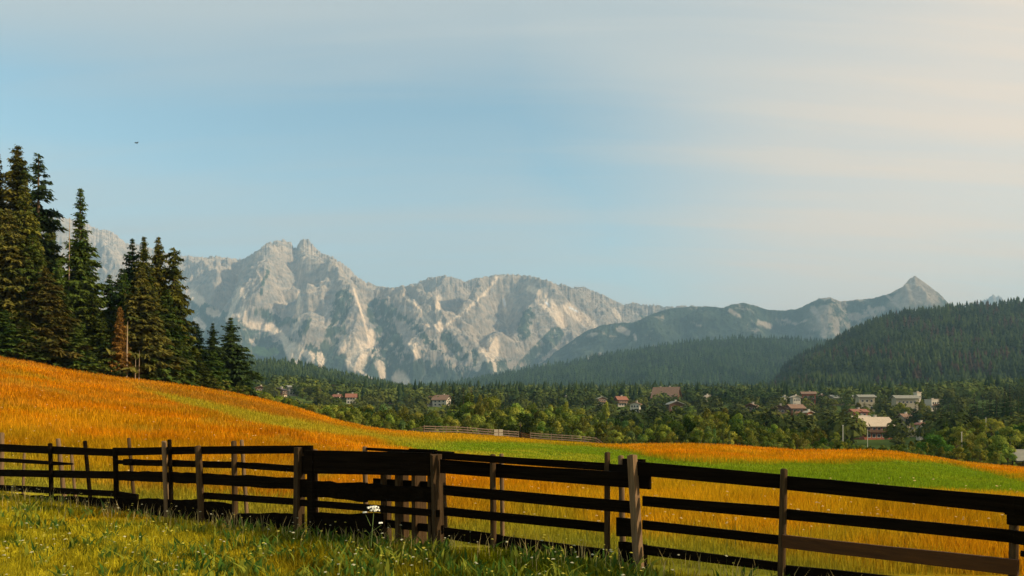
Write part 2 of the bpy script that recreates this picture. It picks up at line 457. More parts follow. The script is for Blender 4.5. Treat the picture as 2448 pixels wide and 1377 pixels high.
for pts, w in [([(455, 745), (540, 790), (600, 820), (670, 870)], 42), ([(822, 712), (805, 780), (780, 850), (760, 890)], 24), ([(800, 790), (830, 812)], 14), ([(905, 740), (925, 800), (950, 860), (1010, 905)], 34),
               ([(935, 735), (1000, 790), (1040, 830)], 9), ([(1065, 805), (1105, 850)], 16), ([(1138, 845), (1150, 880)], 15), ([(1262, 752), (1250, 800)], 18), ([(1330, 800), (1250, 880)], 22), ([(700, 770), (660, 770), (620, 745)], 14),
               ([(640, 640), (625, 700)], 6), ([(735, 770), (720, 800)], 10), ([(1010, 880), (1100, 915)], 22), ([(690, 880), (860, 900)], 22)]:
    veg = np.maximum(veg, sstep(0.25, 0.6, stroke(PX + wob, PY - wob, pts, w)) * (0.75 + 1.3 * fine))
flow = np.clip(np.log(A) / 6.0, 0, 1)
col = mixc(np.broadcast_to(ROCK, X.shape + (3,)), ROCKG, sstep(-0.25, 0.35, fbm(X / 130, Z / 60, 5, 64, 0.8)))
vc = mixc(np.broadcast_to(VEG, X.shape + (3,)), VEG2, sstep(-0.1, 0.5, fbm(X / 160, Z / 160, 3, 65)))
col = mixc(col, vc, sstep(0.35, 0.65, veg))
col = mixc(col, SCREE, sstep(0.5, 0.85, flow) * 0.45 * (1 - 0.75 * veg.clip(0, 1)))
lines = [([(575, 690), (560, 725), (545, 765)], 7), ([(580, 742), (588, 770), (600, 778), (650, 783), (680, 810), (690, 840), (700, 868)], 9), ([(700, 830), (712, 835), (705, 862)], 14),
         ([(715, 700), (712, 735), (714, 770), (700, 795)], 5), ([(845, 690), (862, 740), (880, 800), (888, 850)], 3), ([(885, 795), (886, 830)], 9), ([(730, 845), (745, 850), (742, 865)], 10), ([(765, 850), (770, 885)], 9),
         ([(835, 825), (860, 840), (850, 865)], 26), ([(860, 885), (895, 915)], 4), ([(910, 870), (915, 900)], 9), ([(955, 905), (960, 912)], 20), ([(985, 820), (1000, 850)], 10),
         ([(1052, 790), (1110, 745), (1160, 700), (1190, 662)], 3.2), ([(1052, 790), (1010, 745), (965, 705)], 3.5), ([(1052, 785), (1045, 745), (1050, 710)], 6), ([(1025, 780), (1000, 745)], 4),
         ([(1204, 715), (1206, 735), (1212, 750)], 5), ([(1180, 820), (1175, 845), (1160, 850)], 17), ([(1178, 860), (1185, 885)], 5), ([(1300, 720), (1330, 745), (1345, 770)], 16), ([(1355, 735), (1385, 755), (1412, 775)], 14), ([(1395, 765), (1425, 782)], 10),
         ([(1265, 690), (1290, 700), (1305, 715)], 9), ([(1140, 880), (1150, 860)], 8), ([(455, 700), (480, 720)], 12), ([(500, 745), (520, 750)], 9), ([(470, 765), (485, 780)], 9), ([(600, 815), (612, 830)], 4), ([(1470, 745), (1480, 760)], 6)]
wob = 7 * fbm(PX / 12, PY / 12, 4, 66, 0.75)
for pts, w in lines:
    mk = sstep(0.15, 0.65, stroke(PX + wob, PY + wob * 1.3, pts, w))
    col = mixc(col, SCREE * 1.02, mk * 0.9)
for pts, w in [([(1204, 716), (1207, 730)], 3.5), ([(1362, 735), (1380, 745)], 3), ([(1305, 722), (1313, 732)], 2.6)]:
    col = mixc(col, SNOW, sstep(0.3, 0.7, stroke(PX, PY, pts, w)))
mk = sstep(0.3, 0.7, stroke(PX + wob, PY + wob, [(610, 835), (640, 845), (655, 840)], 12)); col = mixc(col, np.array((0.16, 0.24, 0.06)), mk)
oA = mesh_obj('limestone_mountains', np.stack([X, Yg, Z], -1).reshape(-1, 3), grid_faces(*X.shape), mm, cols=col.reshape(-1, 3).astype(np.float32))
tag(oA, 'pale jagged limestone mountain range across the back with scree gullies', None, None, 'structure')

# --- blue wooded range with the pointed peak, right
ridgeB = [(1000, 985), (1150, 945), (1230, 905), (1270, 880), (1330, 840), (1400, 792), (1440, 776), (1480, 772), (1515, 771), (1530, 764), (1560, 750), (1600, 738), (1640, 734), (1690, 733), (1730, 735), (1750, 727), (1775, 724), (1800, 728), (1830, 739),
          (1870, 743), (1915, 736), (1940, 722), (1960, 713), (1985, 711), (2010, 721), (2050, 716), (2090, 713), (2130, 700), (2158, 685), (2176, 665), (2188, 659), (2200, 668), (2225, 686), (2250, 706), (2270, 727), (2285, 737), (2300, 732), (2330, 740),
          (2400, 760), (2700, 800)]
spursB = [([(2186, 663), (2170, 720), (2150, 760)], 170, 300), ([(2186, 663), (2215, 720), (2210, 750)], 120, 240), ([(1970, 711), (1960, 760), (1990, 810)], 160, 380), ([(1775, 725), (1740, 790), (1700, 830)], 180, 450),
          ([(1640, 735), (1560, 790), (1480, 860)], 180, 480), ([(1480, 772), (1400, 830)], 150, 350), ([(2000, 720), (2030, 770), (2000, 815)], -150, 300), ([(1870, 743), (1860, 800)], -150, 350), ([(2090, 714), (2080, 780)], 120, 300)]
px, X, Yg, Z, A, t = make_range('B', ridgeB, 980, 2680, 620, 4700, 7000, 170, 60, lambda t: 0.45 * t + 0.55 * t ** 1.6, spursB, (520, 130), 77, (7, 0.004, 12), 2.2, fine=1.5)
PX, PY = project(X, Yg, Z); sl_ = slope_of(X, Yg, Z)
rock = sstep(0, 40, 750 - PY + 25 * fbm(PX / 30, PY / 30, 3, 71)) * sstep(0, 25, 62 + (PY - 700) * 0.6 - np.abs(PX - 2190) + 20 * fbm(PX / 40, PY / 40, 3, 76))
rock = np.maximum(rock, sstep(-0.06, 0.14, fbm(X / 300, Z / 170, 6, 72, 0.75)) * sstep(1910, 1980, PX) * 0.9)
rock = np.maximum(rock, sstep(0.20, 0.34, fbm(X / 260, Z / 150, 6, 73, 0.75)) * 0.75)
wob = 6 * fbm(PX / 14, PY / 14, 3, 74, 0.7)
for pts, w in [([(1943, 738), (1960, 760), (1975, 780), (1968, 800)], 9), ([(2000, 765), (1998, 790), (2010, 812)], 8), ([(2078, 735), (2085, 750), (2098, 768)], 6), ([(1480, 785), (1500, 795)], 9), ([(1516, 800), (1520, 812)], 4), ([(1745, 742), (1765, 755)], 6),
               ([(1815, 772), (1840, 780)], 8), ([(1300, 872), (1320, 880)], 5), ([(1435, 850), (1440, 856)], 7), ([(2120, 705), (2150, 735)], 4)]:
    rock = np.maximum(rock, sstep(0.2, 0.7, stroke(PX + wob, PY + wob, pts, w)))
vc = mixc(np.broadcast_to(VEG, X.shape + (3,)), VEG2, sstep(-0.1, 0.5, fbm(X / 160, Z / 160, 3, 75)))
col = mixc(vc, ROCK * 0.95, rock)
oB = mesh_obj('wooded_mountains', np.stack([X, Yg, Z], -1).reshape(-1, 3), grid_faces(*X.shape), mm, cols=col.reshape(-1, 3).astype(np.float32))
tag(oB, 'blue wooded mountain range rising to a sharp pointed peak on the right', None, None, 'structure')

# --- small far rock group behind the right-hand hill
ridgeC = [(2200, 800), (2290, 760), (2330, 735), (2340, 722), (2350, 716), (2362, 713), (2374, 705), (2382, 710), (2390, 708), (2398, 716), (2415, 724), (2440, 745), (2600, 800)]
px, X, Yg, Z, A, t = make_range('C', ridgeC, 2180, 2640, 240, 9800, 11600, 80, 60, lambda t: 0.3 * t + 0.7 * t ** 1.7, [([(2374, 706), (2370, 760)], 200, 300)], (420, 190), 91, None, 7.0)
col = np.broadcast_to(ROCK * 0.9, X.shape + (3,))
oC = mesh_obj('far_rock_peaks', np.stack([X, Yg, Z], -1).reshape(-1, 3), grid_faces(*X.shape), mm, cols=col.reshape(-1, 3).astype(np.float32))
tag(oC, 'small far rocky peaks just showing behind the dark hill', None, None, 'structure')
# ================================================================= ground: meadow, valley floor
RIDGE = [(-900, 760), (-400, 800), (0, 852), (60, 860), (150, 880), (270, 900), (350, 910), (420, 917), (500, 929), (600, 948), (700, 972), (800, 1004), (870, 1020), (950, 1031), (1020, 1037), (1100, 1038), (1200, 1046), (1300, 1054), (1400, 1060),
         (1480, 1064), (1550, 1063), (1650, 1063), (1750, 1067), (1840, 1075), (1900, 1079), (2000, 1079), (2080, 1079), (2150, 1084), (2230, 1094), (2300, 1107), (2380, 1114), (2448, 1120), (2900, 1150), (3400, 1160)]
RDEP = [(-900, 60), (0, 78), (300, 86), (600, 104), (800, 104), (960, 106), (1224, 116), (1440, 118), (1520, 96), (1600, 80), (1850, 74), (2100, 70), (2300, 84), (2448, 96), (3400, 100)]
VAL = [(130, 1090), (160, 1084), (250, 1062), (340, 1046), (480, 985), (600, 966), (900, 947), (1500, 932), (2200, 928), (20000, 990)]

def zval(u, Y):
    py = np.interp(np.log(np.maximum(Y, 1)), [math.log(a) for a, b in VAL], [b for a, b in VAL])
    px = CX + F * u
    off = -26 * sstep(980, 640, px) * sstep(200, 600, Y) - 18 * sstep(2050, 2400, px) * sstep(380, 600, Y)
    z = EYE + (HY - py - off) / F * Y
    return np.minimum(z, 62.0)

def ground_z(x, y):
    x = np.asarray(x, float); y = np.asarray(y, float)
    Yc = np.maximum(y, 6.0)
    u = np.clip(x / np.maximum(np.hypot(0 * Yc, Yc), 14.0), -1.1, 1.1)
    px = CX + F * u
    Yr = np.interp(px, *zip(*RDEP)); pr = np.interp(px, *zip(*RIDGE))
    zr = EYE + (HY - pr) / F * Yr
    t = np.clip((Yc - 13) / (Yr - 13), 0, 1)
    z1 = zr * t ** np.where(zr > 0, 1.12, 1.0)
    hum = 0.07 * fbm(x / 9 + 3, y / 9, 3, 201) * sstep(2, 9, Yc) * (1 - 0.6 * t) + 0.6 * np.sin(np.pi * t) ** 2 * fbm(x / 38, y / 38, 2, 202) * 0.5
    z1 = z1 + hum * (1 - t ** 6)
    back = np.where(px < 560, 0.05, 0.30) + 0 * t
    dropped = zr - (Yc - Yr) * back
    zv = zval(u, Yc)
    zv = np.where(px < 560, zr - (Yc - Yr).clip(0, 200) * 0.02, zv)
    w = sstep(540, 760, px)
    zv = zval(u, Yc) * w + zv * (1 - w)
    k = sstep(0, 34, Yc - Yr)
    z2 = np.minimum(dropped, zr) * (1 - k) + zv * k
    z2 = z2 + 0.5 * fbm(x / 60, y / 60, 2, 205) * k
    far = sstep(500, 1200, Yc)
    z2 = z2 * (1 - far * (1 - w)) + zval(u, Yc) * far * (1 - w)
    return np.where(Yc <= Yr, z1, z2)

# --- which grass grows where (a map laid on the ground)
GT = [(800, 1062), (880, 1052), (1000, 1062), (1100, 1060), (1224, 1062), (1400, 1070), (1500, 1082), (1600, 1098), (1700, 1105), (1850, 1107), (1950, 1102), (2050, 1096), (2150, 1095), (2250, 1101), (2350, 1120), (2448, 1140), (2700, 1170)]
GB = [(800, 1060), (880, 1054), (1000, 1072), (1100, 1082), (1224, 1094), (1400, 1110), (1500, 1124), (1600, 1134), (1700, 1146), (1850, 1152), (1950, 1158), (2050, 1162), (2250, 1170), (2448, 1176), (2700, 1180)]
YT = [(250, 905), (290, 908), (400, 937), (500, 957), (600, 979), (700, 995), (800, 1014), (900, 1030), (1000, 1044), (1100, 1050)]
YB = [(250, 906), (290, 912), (400, 950), (500, 978), (600, 1003), (700, 1020), (800, 1032), (900, 1044), (1000, 1060), (1100, 1070)]
ORANGE = np.array((0.66, 0.245, 0.004)); ORANGE2 = np.array((0.70, 0.33, 0.008)); GOLD = np.array((0.62, 0.37, 0.010)); DULL = np.array((0.42, 0.19, 0.015)); RUST = np.array((0.60, 0.16, 0.012))
GREEN = np.array((0.20, 0.285, 0.012)); YGRN = np.array((0.44, 0.40, 0.025)); DGRN = np.array((0.10, 0.165, 0.02)); OLIVE = np.array((0.22, 0.24, 0.025)); WOODFL = np.array((0.09, 0.13, 0.03))

def fence_y(x):    # depth of the near fence at each x
    return np.interp(x, [-20, -10.98, -8.37, -6.69, -5.42, -4.19, -3.0, -1.79, -0.89, -0.12, 1.07, 1.28, 2.58, 3.65, 6], [21.0, 16.0, 14.4, 13.4, 12.5, 12.0, 11.2, 10.5, 9.8, 9.6, 8.9, 8.35, 7.6, 5.8, 3.5])

def ground_col(x, y, z):
    Yc = np.maximum(y, 4.0)
    px, py = project(x, Yc, z)
    n1 = fbm(x / 7, y / 7, 4, 301, 0.6); n2 = fbm(x / 2.2, y / 2.2, 3, 302); n3 = fbm(x / 20, y / 20, 3, 303)
    c = mixc(np.broadcast_to(ORANGE, np.shape(x) + (3,)), ORANGE2, sstep(-0.3, 0.4, n1))
    c = mixc(c, RUST, sstep(0.1, 0.5, n3) * 0.35)
    # left side: duller, olive-gold hollows near the fence
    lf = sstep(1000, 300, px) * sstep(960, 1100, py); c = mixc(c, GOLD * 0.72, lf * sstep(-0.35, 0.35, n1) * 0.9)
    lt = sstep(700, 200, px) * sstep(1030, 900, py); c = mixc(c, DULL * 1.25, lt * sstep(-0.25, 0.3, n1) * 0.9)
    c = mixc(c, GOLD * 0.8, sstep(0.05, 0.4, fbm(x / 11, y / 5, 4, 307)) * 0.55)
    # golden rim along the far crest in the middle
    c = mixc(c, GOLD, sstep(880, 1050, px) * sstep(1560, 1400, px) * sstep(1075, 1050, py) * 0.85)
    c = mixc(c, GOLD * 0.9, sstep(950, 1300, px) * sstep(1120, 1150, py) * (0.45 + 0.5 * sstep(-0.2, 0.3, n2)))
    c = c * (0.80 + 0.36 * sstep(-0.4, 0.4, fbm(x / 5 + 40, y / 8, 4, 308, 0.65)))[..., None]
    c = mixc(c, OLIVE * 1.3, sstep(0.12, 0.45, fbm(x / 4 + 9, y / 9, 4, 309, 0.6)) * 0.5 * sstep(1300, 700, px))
    rp = lerp_poly(px, RIDGE)
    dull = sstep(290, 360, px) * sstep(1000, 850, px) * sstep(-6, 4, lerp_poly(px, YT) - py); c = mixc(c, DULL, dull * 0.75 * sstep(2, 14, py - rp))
    e = 5 * n1 + 3 * n2
    inb = lambda a, b, s: sstep(-s, s, py + e - a) * sstep(-s, s, b - py - e)
    gm = inb(lerp_poly(px, GT) - 2 - 8 * sstep(2050, 1850, px), lerp_poly(px, GB), 4) * sstep(860, 1000, px); gm2 = sstep(1650, 1250, px) * sstep(-0.1, 0.35, n1 + (py - lerp_poly(px, GT) - 12) * 0.03)
    c = mixc(c, mixc(np.broadcast_to(GREEN, np.shape(x) + (3,)), YGRN, np.clip(gm2 * 0.8 + sstep(0.0, 0.4, n1) * 0.15, 0, 1)), gm)
    ym = inb(lerp_poly(px, YT), lerp_poly(px, YB), 4) * sstep(270, 420, px) * sstep(1120, 1000, px); c = mixc(c, YGRN * 0.9, ym * 0.85)
    # golden fringe below the green, then orange again; yellow-green right behind the fence
    fy = fence_y(x); dq = y - fy
    c = mixc(c, GOLD, sstep(1300, 1500, px) * inb(lerp_poly(px, GB), lerp_poly(px, GB) + 25, 6) * 0.6)
    nb = sstep(7, 1.5, dq + 2.0 * n1); c = mixc(c, YGRN * 0.8, nb * sstep(-0.4, 0.3, n2) * 0.85)
    nb = sstep(3.5, 0.8, dq + 1.2 * n2); c = mixc(c, OLIVE, nb * 0.8)
    # the verge on this side of the fence
    ver = sstep(0.5, -0.2, dq)
    v = mixc(np.broadcast_to(YGRN * 0.95, np.shape(x) + (3,)), GREEN * 0.75, sstep(0.05, 0.45, n1 + 0.5 * sstep(450, 800, px) * sstep(1700, 1400, px)))
    v = mixc(v, DGRN, sstep(0.15, 0.5, fbm(x / 1.1, y / 0.8, 3, 304) + 0.16 * sstep(450, 800, px)) * 0.9)
    v = mixc(v, GOLD, sstep(-0.1, 0.35, fbm(x / 3, y / 3, 3, 305)) * 0.7 * (0.35 + 0.65 * sstep(900, 300, px)))
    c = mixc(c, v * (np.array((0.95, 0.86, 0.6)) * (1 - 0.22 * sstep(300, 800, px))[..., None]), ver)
    # beyond the meadow: woodland floor and village lawns
    bey = sstep(-2, 6, y - lerp_poly(px, RDEP)); fl = mixc(np.broadcast_to(WOODFL, np.shape(x) + (3,)), np.array((0.15, 0.17, 0.03)), 0.7 * sstep(0.1, 0.4, fbm(x / 60, y / 60, 3, 306)) * sstep(240, 300, y))
    return mixc(c, fl, bey)

ys = np.concatenate([np.linspace(-40, 3, 12), np.linspace(3.5, 30, 150), np.geomspace(30.4, 140, 190), np.geomspace(142, 17000, 130)])
vs = np.linspace(-1, 1, 560)
wd = np.where(ys < 30, 30.0, ys)
Xg = vs[None, :] * wd[:, None] * 1.02; Yg = np.repeat(ys[:, None], len(vs), 1)
Zg = ground_z(Xg, Yg)
gc = ground_col(Xg, Yg, Zg)
mg = vcol_mat('meadow_ground', scale=1.4, var=0.35, bump=0.5, dist=0.08)
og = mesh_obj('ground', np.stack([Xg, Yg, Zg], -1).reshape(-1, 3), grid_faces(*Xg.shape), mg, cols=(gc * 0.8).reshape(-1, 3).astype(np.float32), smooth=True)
tag(og, 'rolling hay meadow falling away to the wooded valley', None, None, 'structure')

# ================================================================= grass
def blades(name, x, y, h, w, col, lean, label, mat, tip=0.25, colvar=0.25):
    n = len(x); z = ground_z(x, y)
    a = rng.uniform(0, np.pi, n); la = rng.uniform(0, 2 * np.pi, n); ln = rng.uniform(0.05, lean, n) * h
    dx, dy = np.cos(a) * w / 2, np.sin(a) * w / 2
    lx, ly = np.cos(la) * ln, np.sin(la) * ln
    V = np.empty((n, 5, 3))
    V[:, 0] = np.stack([x - dx, y - dy, z - 0.03], 1); V[:, 1] = np.stack([x + dx, y + dy, z - 0.03], 1)
    V[:, 2] = np.stack([x + lx * .35 + dx * .8, y + ly * .35 + dy * .8, z + h * .6], 1); V[:, 3] = np.stack([x + lx * .35 - dx * .8, y + ly * .35 - dy * .8, z + h * .6], 1)
    V[:, 4] = np.stack([x + lx, y + ly, z + h], 1)
    i = np.arange(n)[:, None] * 5
    f = np.concatenate([i + [0, 1, 2], i + [0, 2, 3], i + [3, 2, 4]], 1).reshape(-1, 3)
    c = col * (1 + rng.uniform(-colvar, colvar, (n, 1)))
    c = np.repeat(np.clip(c, 0, 0.95)[:, None, :], 5, 1)
    o = mesh_obj(name, V.reshape(-1, 3), f, mat, cols=c.reshape(-1, 3).astype(np.float32))
    return tag(o, label, None, None, 'stuff')

gmat = leaf_mat('grass_blade', 0.42)
# verge in front of the fence: short green and yellow grass
n = 150000
y = 6.0 + 10.5 * rng.random(n) ** 1.0; x = rng.uniform(-0.76, 0.84, n) * y
dq = y - fence_y(x); k = (dq < -0.03); x, y, dq = x[k], y[k], dq[k]
c = ground_col(x, y, ground_z(x, y)); hh = rng.uniform(0.03, 0.095, len(x)) * (0.7 + 1.7 * np.clip(fbm(x / 0.9, y / 0.7, 3, 401) + .25, 0, 1)) * (1 - 0.35 * sstep(-0.7, -0.1, dq)) * (1 + 1.0 * (rng.random(len(x)) < 0.02))
blades('verge_grass', x, y, hh, rng.uniform(0.006, 0.014, len(x)), c * (0.42 + 0.85 * sstep(-0.35, 0.4, fbm(x / 0.55, y / 0.4, 4, 405, 0.65)))[:, None], 0.9, 'short green and yellow grass growing in front of the fence', gmat)
# broad-leaved weeds in clumps, and dry stalks along the fence foot
n = 26000; y = 6.5 + 9.5 * rng.random(n); x = rng.uniform(-0.7, 0.7, n) * y; dq = y - fence_y(x)
k = (dq < -0.05) & (fbm(x / 0.7, y / 0.5, 3, 406) + 0.25 * sstep(-4.5, -2.5, x) * sstep(2.5, 1, x) > 0.18); x, y = x[k], y[k]
wc = np.where(rng.random(len(x))[:, None] < .5, (0.06, 0.12, 0.018), (0.20, 0.22, 0.025))
blades('verge_weeds', x, y, rng.uniform(0.05, 0.19, len(x)), rng.uniform(0.025, 0.055, len(x)), wc, 1.3, 'broad leaved green weeds in clumps through the verge', gmat)
n = 800; x = rng.uniform(-9.5, 4, n); y = fence_y(x) - np.abs(rng.normal(0, 0.55, n)); 
blades('dry_stalks', x, y, rng.uniform(0.10, 0.30, n), np.full(n, 0.007), np.array((0.42, 0.33, 0.13)) + 0 * x[:, None], 0.5, 'thin dry stalks along the foot of the fence', gmat)
# hay behind the fence, out to the crest; finer close by, in coarser tufts far off
HK = 0.24
def field(n, y0, y1, hm, wm, seedn, pw, name, label, lean=0.45):
    y = y0 * (y1 / y0) ** (rng.random(n) ** pw); x = rng.uniform(-0.78, 0.92, n) * y
    px, py = project(x, y, ground_z(x, y))
    k = (y - fence_y(x) > 0.35) & (y < lerp_poly(px, RDEP) + 3); x, y, px, py = x[k], y[k], px[k], py[k]
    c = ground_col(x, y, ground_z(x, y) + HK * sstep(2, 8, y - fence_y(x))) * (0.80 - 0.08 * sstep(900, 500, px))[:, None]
    gr = np.clip((c[:, 1] / c[:, 0] - 0.6) / 0.6, 0, 1)            # mown green strips are short
    near = sstep(5.5, 1.2, y - fence_y(x))
    h = hm * rng.uniform(0.5, 1.15, len(x)) * (1 - 0.72 * gr) * (1 - 0.5 * near) * (1 + 0.5 * fbm(x / 5, y / 5, 3, seedn))
    blade_gain = np.where(rng.random(len(x)) < 0.12, 1.35, 1.0)[:, None]  # a few blades paler at random
    return blades(name, x, y, h, wm * rng.uniform(0.6, 1.4, len(x)) * (y / 20) ** 0.75, c * blade_gain, lean, label, gmat, colvar=0.32)
field(230000, 8, 30, 0.32, 0.015, 402, 0.85, 'hay_grass', 'orange and golden hay standing behind the fence')
field(260000, 28, 125, 0.27, 0.022, 403, 0.8, 'meadow_grass', 'orange hay and mown green strips on the far meadow slopes')

# small white and yellow flower heads in the verge and hay
def dots(name, x, y, hgt, r, col, label):
    n = len(x); z = ground_z(x, y) + hgt
    V = []; a = rng.uniform(0, 6.28, n)
    for k in range(6):
        rr = r * rng.uniform(.7, 1.2, n)
        V.append(np.stack([x + np.cos(a + k * 1.047) * rr, y + np.sin(a + k * 1.047) * rr, z + rng.uniform(-.3, .3, n) * r], 1))
    V.append(np.stack([x, y, z + r * .5], 1))
    V.append(np.stack([x - .0025, y, z - hgt], 1)); V.append(np.stack([x + .0025, y, z - hgt], 1)); V.append(np.stack([x, y, z], 1))
    V = np.stack(V, 1); i = np.arange(n)[:, None] * 10
    f = np.concatenate([i + [k, (k + 1) % 6, 6] for k in range(6)] + [i + [7, 8, 9]], 1).reshape(-1, 3)
    c = np.repeat((col * rng.uniform(0.75, 1.1, (n, 1)))[:, None, :], 10, 1); c[:, 7:] = (0.12, 0.16, 0.04)
    return tag(mesh_obj(name, V.reshape(-1, 3), f, gmat, cols=c.reshape(-1, 3).astype(np.float32)), label, None, None, 'stuff')
n = 1700; y = 7.0 + 8.5 * rng.random(n); x = rng.uniform(-0.7, 0.7, n) * y; k = (y - fence_y(x) < -0.1) & (fbm(x / 1.5, y / 1.5, 2, 411) > -0.15); x, y = x[k], y[k]
yel = rng.random(len(x))[:, None] < 0.5
dots('verge_flowers', x, y, rng.uniform(.13, .28, len(x)), rng.uniform(.010, .022, len(x)), np.where(yel, (0.60, 0.52, 0.08), (0.62, 0.58, 0.36)), 'small white and yellow flowers scattered through the verge grass')
n = 650; y = 9 + 30 * rng.random(n) ** 1.8; x = rng.uniform(-0.7, 0.7, n) * y; pxx, pyy = project(x, y, ground_z(x, y)); k = (y - fence_y(x) > .6) & ~((pyy < lerp_poly(pxx, GB) + 26) & (pxx > 850)); x, y = x[k], y[k]
dots('meadow_flowers', x, y, rng.uniform(.32, .5, len(x)), rng.uniform(.012, .028, len(x)) * (y / 14) ** .5, np.array((0.70, 0.50, 0.22)) + 0 * x[:, None], 'pale flower heads scattered through the orange hay')
# ================================================================= near fence
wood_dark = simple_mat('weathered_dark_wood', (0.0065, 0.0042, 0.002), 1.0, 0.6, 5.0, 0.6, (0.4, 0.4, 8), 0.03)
wood_post = simple_mat('weathered_post_wood', (0.060, 0.036, 0.016), 0.9, 0.45, 7.0, 0.7, (6, 6, 0.5), 0.05)
wood_pale = simple_mat('pale_post_wood', (0.15, 0.095, 0.048), 0.9, 0.35, 7.0, 0.5, (6, 6, 0.5), 0.05)
wood_gate = simple_mat('dark_gate_post_wood', (0.045, 0.028, 0.013), 0.95, 0.4, 7.0, 0.7, (6, 6, 0.5), 0.05)
wood_new_and_shade = simple_mat('brown_new_board_and_shade', (0.062, 0.022, 0.003), 0.95, 0.35, 4.0, 0.4, (0.5, 0.5, 6), 0.3)
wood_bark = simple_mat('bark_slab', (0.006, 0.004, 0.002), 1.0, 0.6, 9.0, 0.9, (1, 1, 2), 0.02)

def fdepth(px):
    """depth of the fence line at a photo column"""
    lo, hi = 3.0, 20.0
    u = (px - CX) / F
    for _ in range(40):
        m = (lo + hi) / 2
        if fence_y(u * m) > m: lo = m
        else: hi = m
    return (lo + hi) / 2

def board(mb, a, b, w0, w1, th, off=0.0, rough=0.0, segs=14, seed=0, dip=None):
    """a sawn board between two points, w = its height, th = its thickness; rough > 0 leaves a waney edge"""
    a = Vector(a); b = Vector(b); d = (b - a); L = d.length; dn = d.normalized()
    nrm = Vector((d.y, -d.x, 0)).normalized()          # towards the camera side
    if nrm.y > 0: nrm = -nrm
    rg = random.Random(seed)
    segs = max(3, int(L / 0.12)) if rough else max(2, int(L / 0.5))
    base = len(mb.v); cu = cl = 0
    for k in range(segs + 1):
        t = k / segs; p = a + d * t; w = w0 + (w1 - w0) * t
        cu = cu * .6 + rg.uniform(-1, 1) * (rough if rough else .004); cl = cl * .6 + rg.uniform(-1, 1) * (rough if rough else .003)
        zt = w / 2 + cu; zb = -w / 2 + cl * .6
        for s, q in ((zb, 0), (zb, 1), (zt, 1), (zt, 0)):
            v = p + nrm * (off + (th if q == 0 else 0)) + Vector((0, 0, s)); mb.v.append(tuple(v))
    for k in range(segs):
        i = base + 4 * k
        for j in range(4):
            jn = (j + 1) % 4
            mb.f.append((i + j, i + jn, i + 4 + jn, i + 4 + j))
    mb.f.append((base, base + 3, base + 2, base + 1)); e = base + 4 * segs; mb.f.append((e, e + 1, e + 2, e + 3))

FENCE_N = [0]
def rail(parent, px0, t0, b0, px1, t1, b1, mat=None, off=0.0, rough=0.0, th=0.035, name='rail'):
    FENCE_N[0] += 1
    # split where the fence bends so that each stretch stays on the fence line
    d0, d1 = fdepth(px0), fdepth(px1)
    A = P(px0, (t0 + b0) / 2, d0); B = P(px1, (t1 + b1) / 2, d1)
    mb = MB(); board(mb, A, B, (b0 - t0) / F * d0, (b1 - t1) / F * d1, th, off, rough, seed=FENCE_N[0])
    return mb.build(name, mat or wood_dark, parent)

def post(parent, px, top, w, foot_px=None, square=False, mat=None, behind=0.0, depth=None, sink=0.25, front=0.0, name='post'):
    FENCE_N[0] += 1
    d = fdepth(px) + behind - front
    fp = px if foot_px is None else foot_px
    a = P(px, top, d)
    fx = (fp - CX) / F * d; gz = float(ground_z(fx, d)) - sink
    b = Vector((fx, d, gz)); r = w / F * d / 2
    mb = MB()
    random.seed(FENCE_N[0])
    if square:
        dp = depth or r
        e = Vector((math.cos(R(-34)), math.sin(R(-34)), 0)); f = Vector((-e.y, e.x, 0))
        q = []
        for c, kk in ((b, 1.08), (a, 1.0)):
            for s1, s2 in ((-1, -1), (1, -1), (1, 1), (-1, 1)):
                q.append(tuple(c + e * s1 * r * kk + f * s2 * dp * kk + Vector((0, 0, random.uniform(-.012, .012)))))
        mb.hexa(q)
    else:
        mb.tube(b, a, r * 1.12, r, 10, 5, r * .10, r * .35)
    return mb.build(name, mat or wood_post, parent, smooth=not square)

def fence_root(px, label, cat='fence', name='rail_fence', group='weathered rail fence across the foreground'):
    d = fdepth(px); X = (px - CX) / F * d
    r = empty(name, (X, d, 0)); tag(r, label, cat, group); r['_w'] = 1
    return r

def settle(root):
    """children were built in world space: keep them there under their thing"""
    if '_w' in root: del root['_w']
    for ch in root.children:
        me = ch.data; me.transform(Matrix.Translation(-root.location)) if me.users == 1 else None
bpy.context.view_layer.update()

OFFR = -0.05    # rails sit just behind the front posts
# ---- left run
L_ = fence_root(300, 'dark low rail fence on the left with leaning pale stakes behind its rails')
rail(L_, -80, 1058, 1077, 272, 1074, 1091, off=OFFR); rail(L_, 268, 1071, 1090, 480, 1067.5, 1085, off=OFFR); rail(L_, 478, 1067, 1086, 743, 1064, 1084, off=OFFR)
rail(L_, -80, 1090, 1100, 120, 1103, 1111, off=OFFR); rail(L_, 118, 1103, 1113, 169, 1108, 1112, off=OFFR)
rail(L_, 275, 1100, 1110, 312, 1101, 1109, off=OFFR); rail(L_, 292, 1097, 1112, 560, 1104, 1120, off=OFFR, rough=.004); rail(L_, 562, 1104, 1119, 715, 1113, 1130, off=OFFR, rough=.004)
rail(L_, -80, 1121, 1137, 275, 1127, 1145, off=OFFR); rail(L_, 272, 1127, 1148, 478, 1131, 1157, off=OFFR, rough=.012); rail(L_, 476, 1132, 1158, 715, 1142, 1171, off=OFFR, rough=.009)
rail(L_, -80, 1155, 1170, 275, 1173, 1188, off=OFFR); rail(L_, 273, 1174, 1190, 325, 1182, 1196, off=OFFR); rail(L_, 484, 1177, 1193, 715, 1193, 1209, off=OFFR)
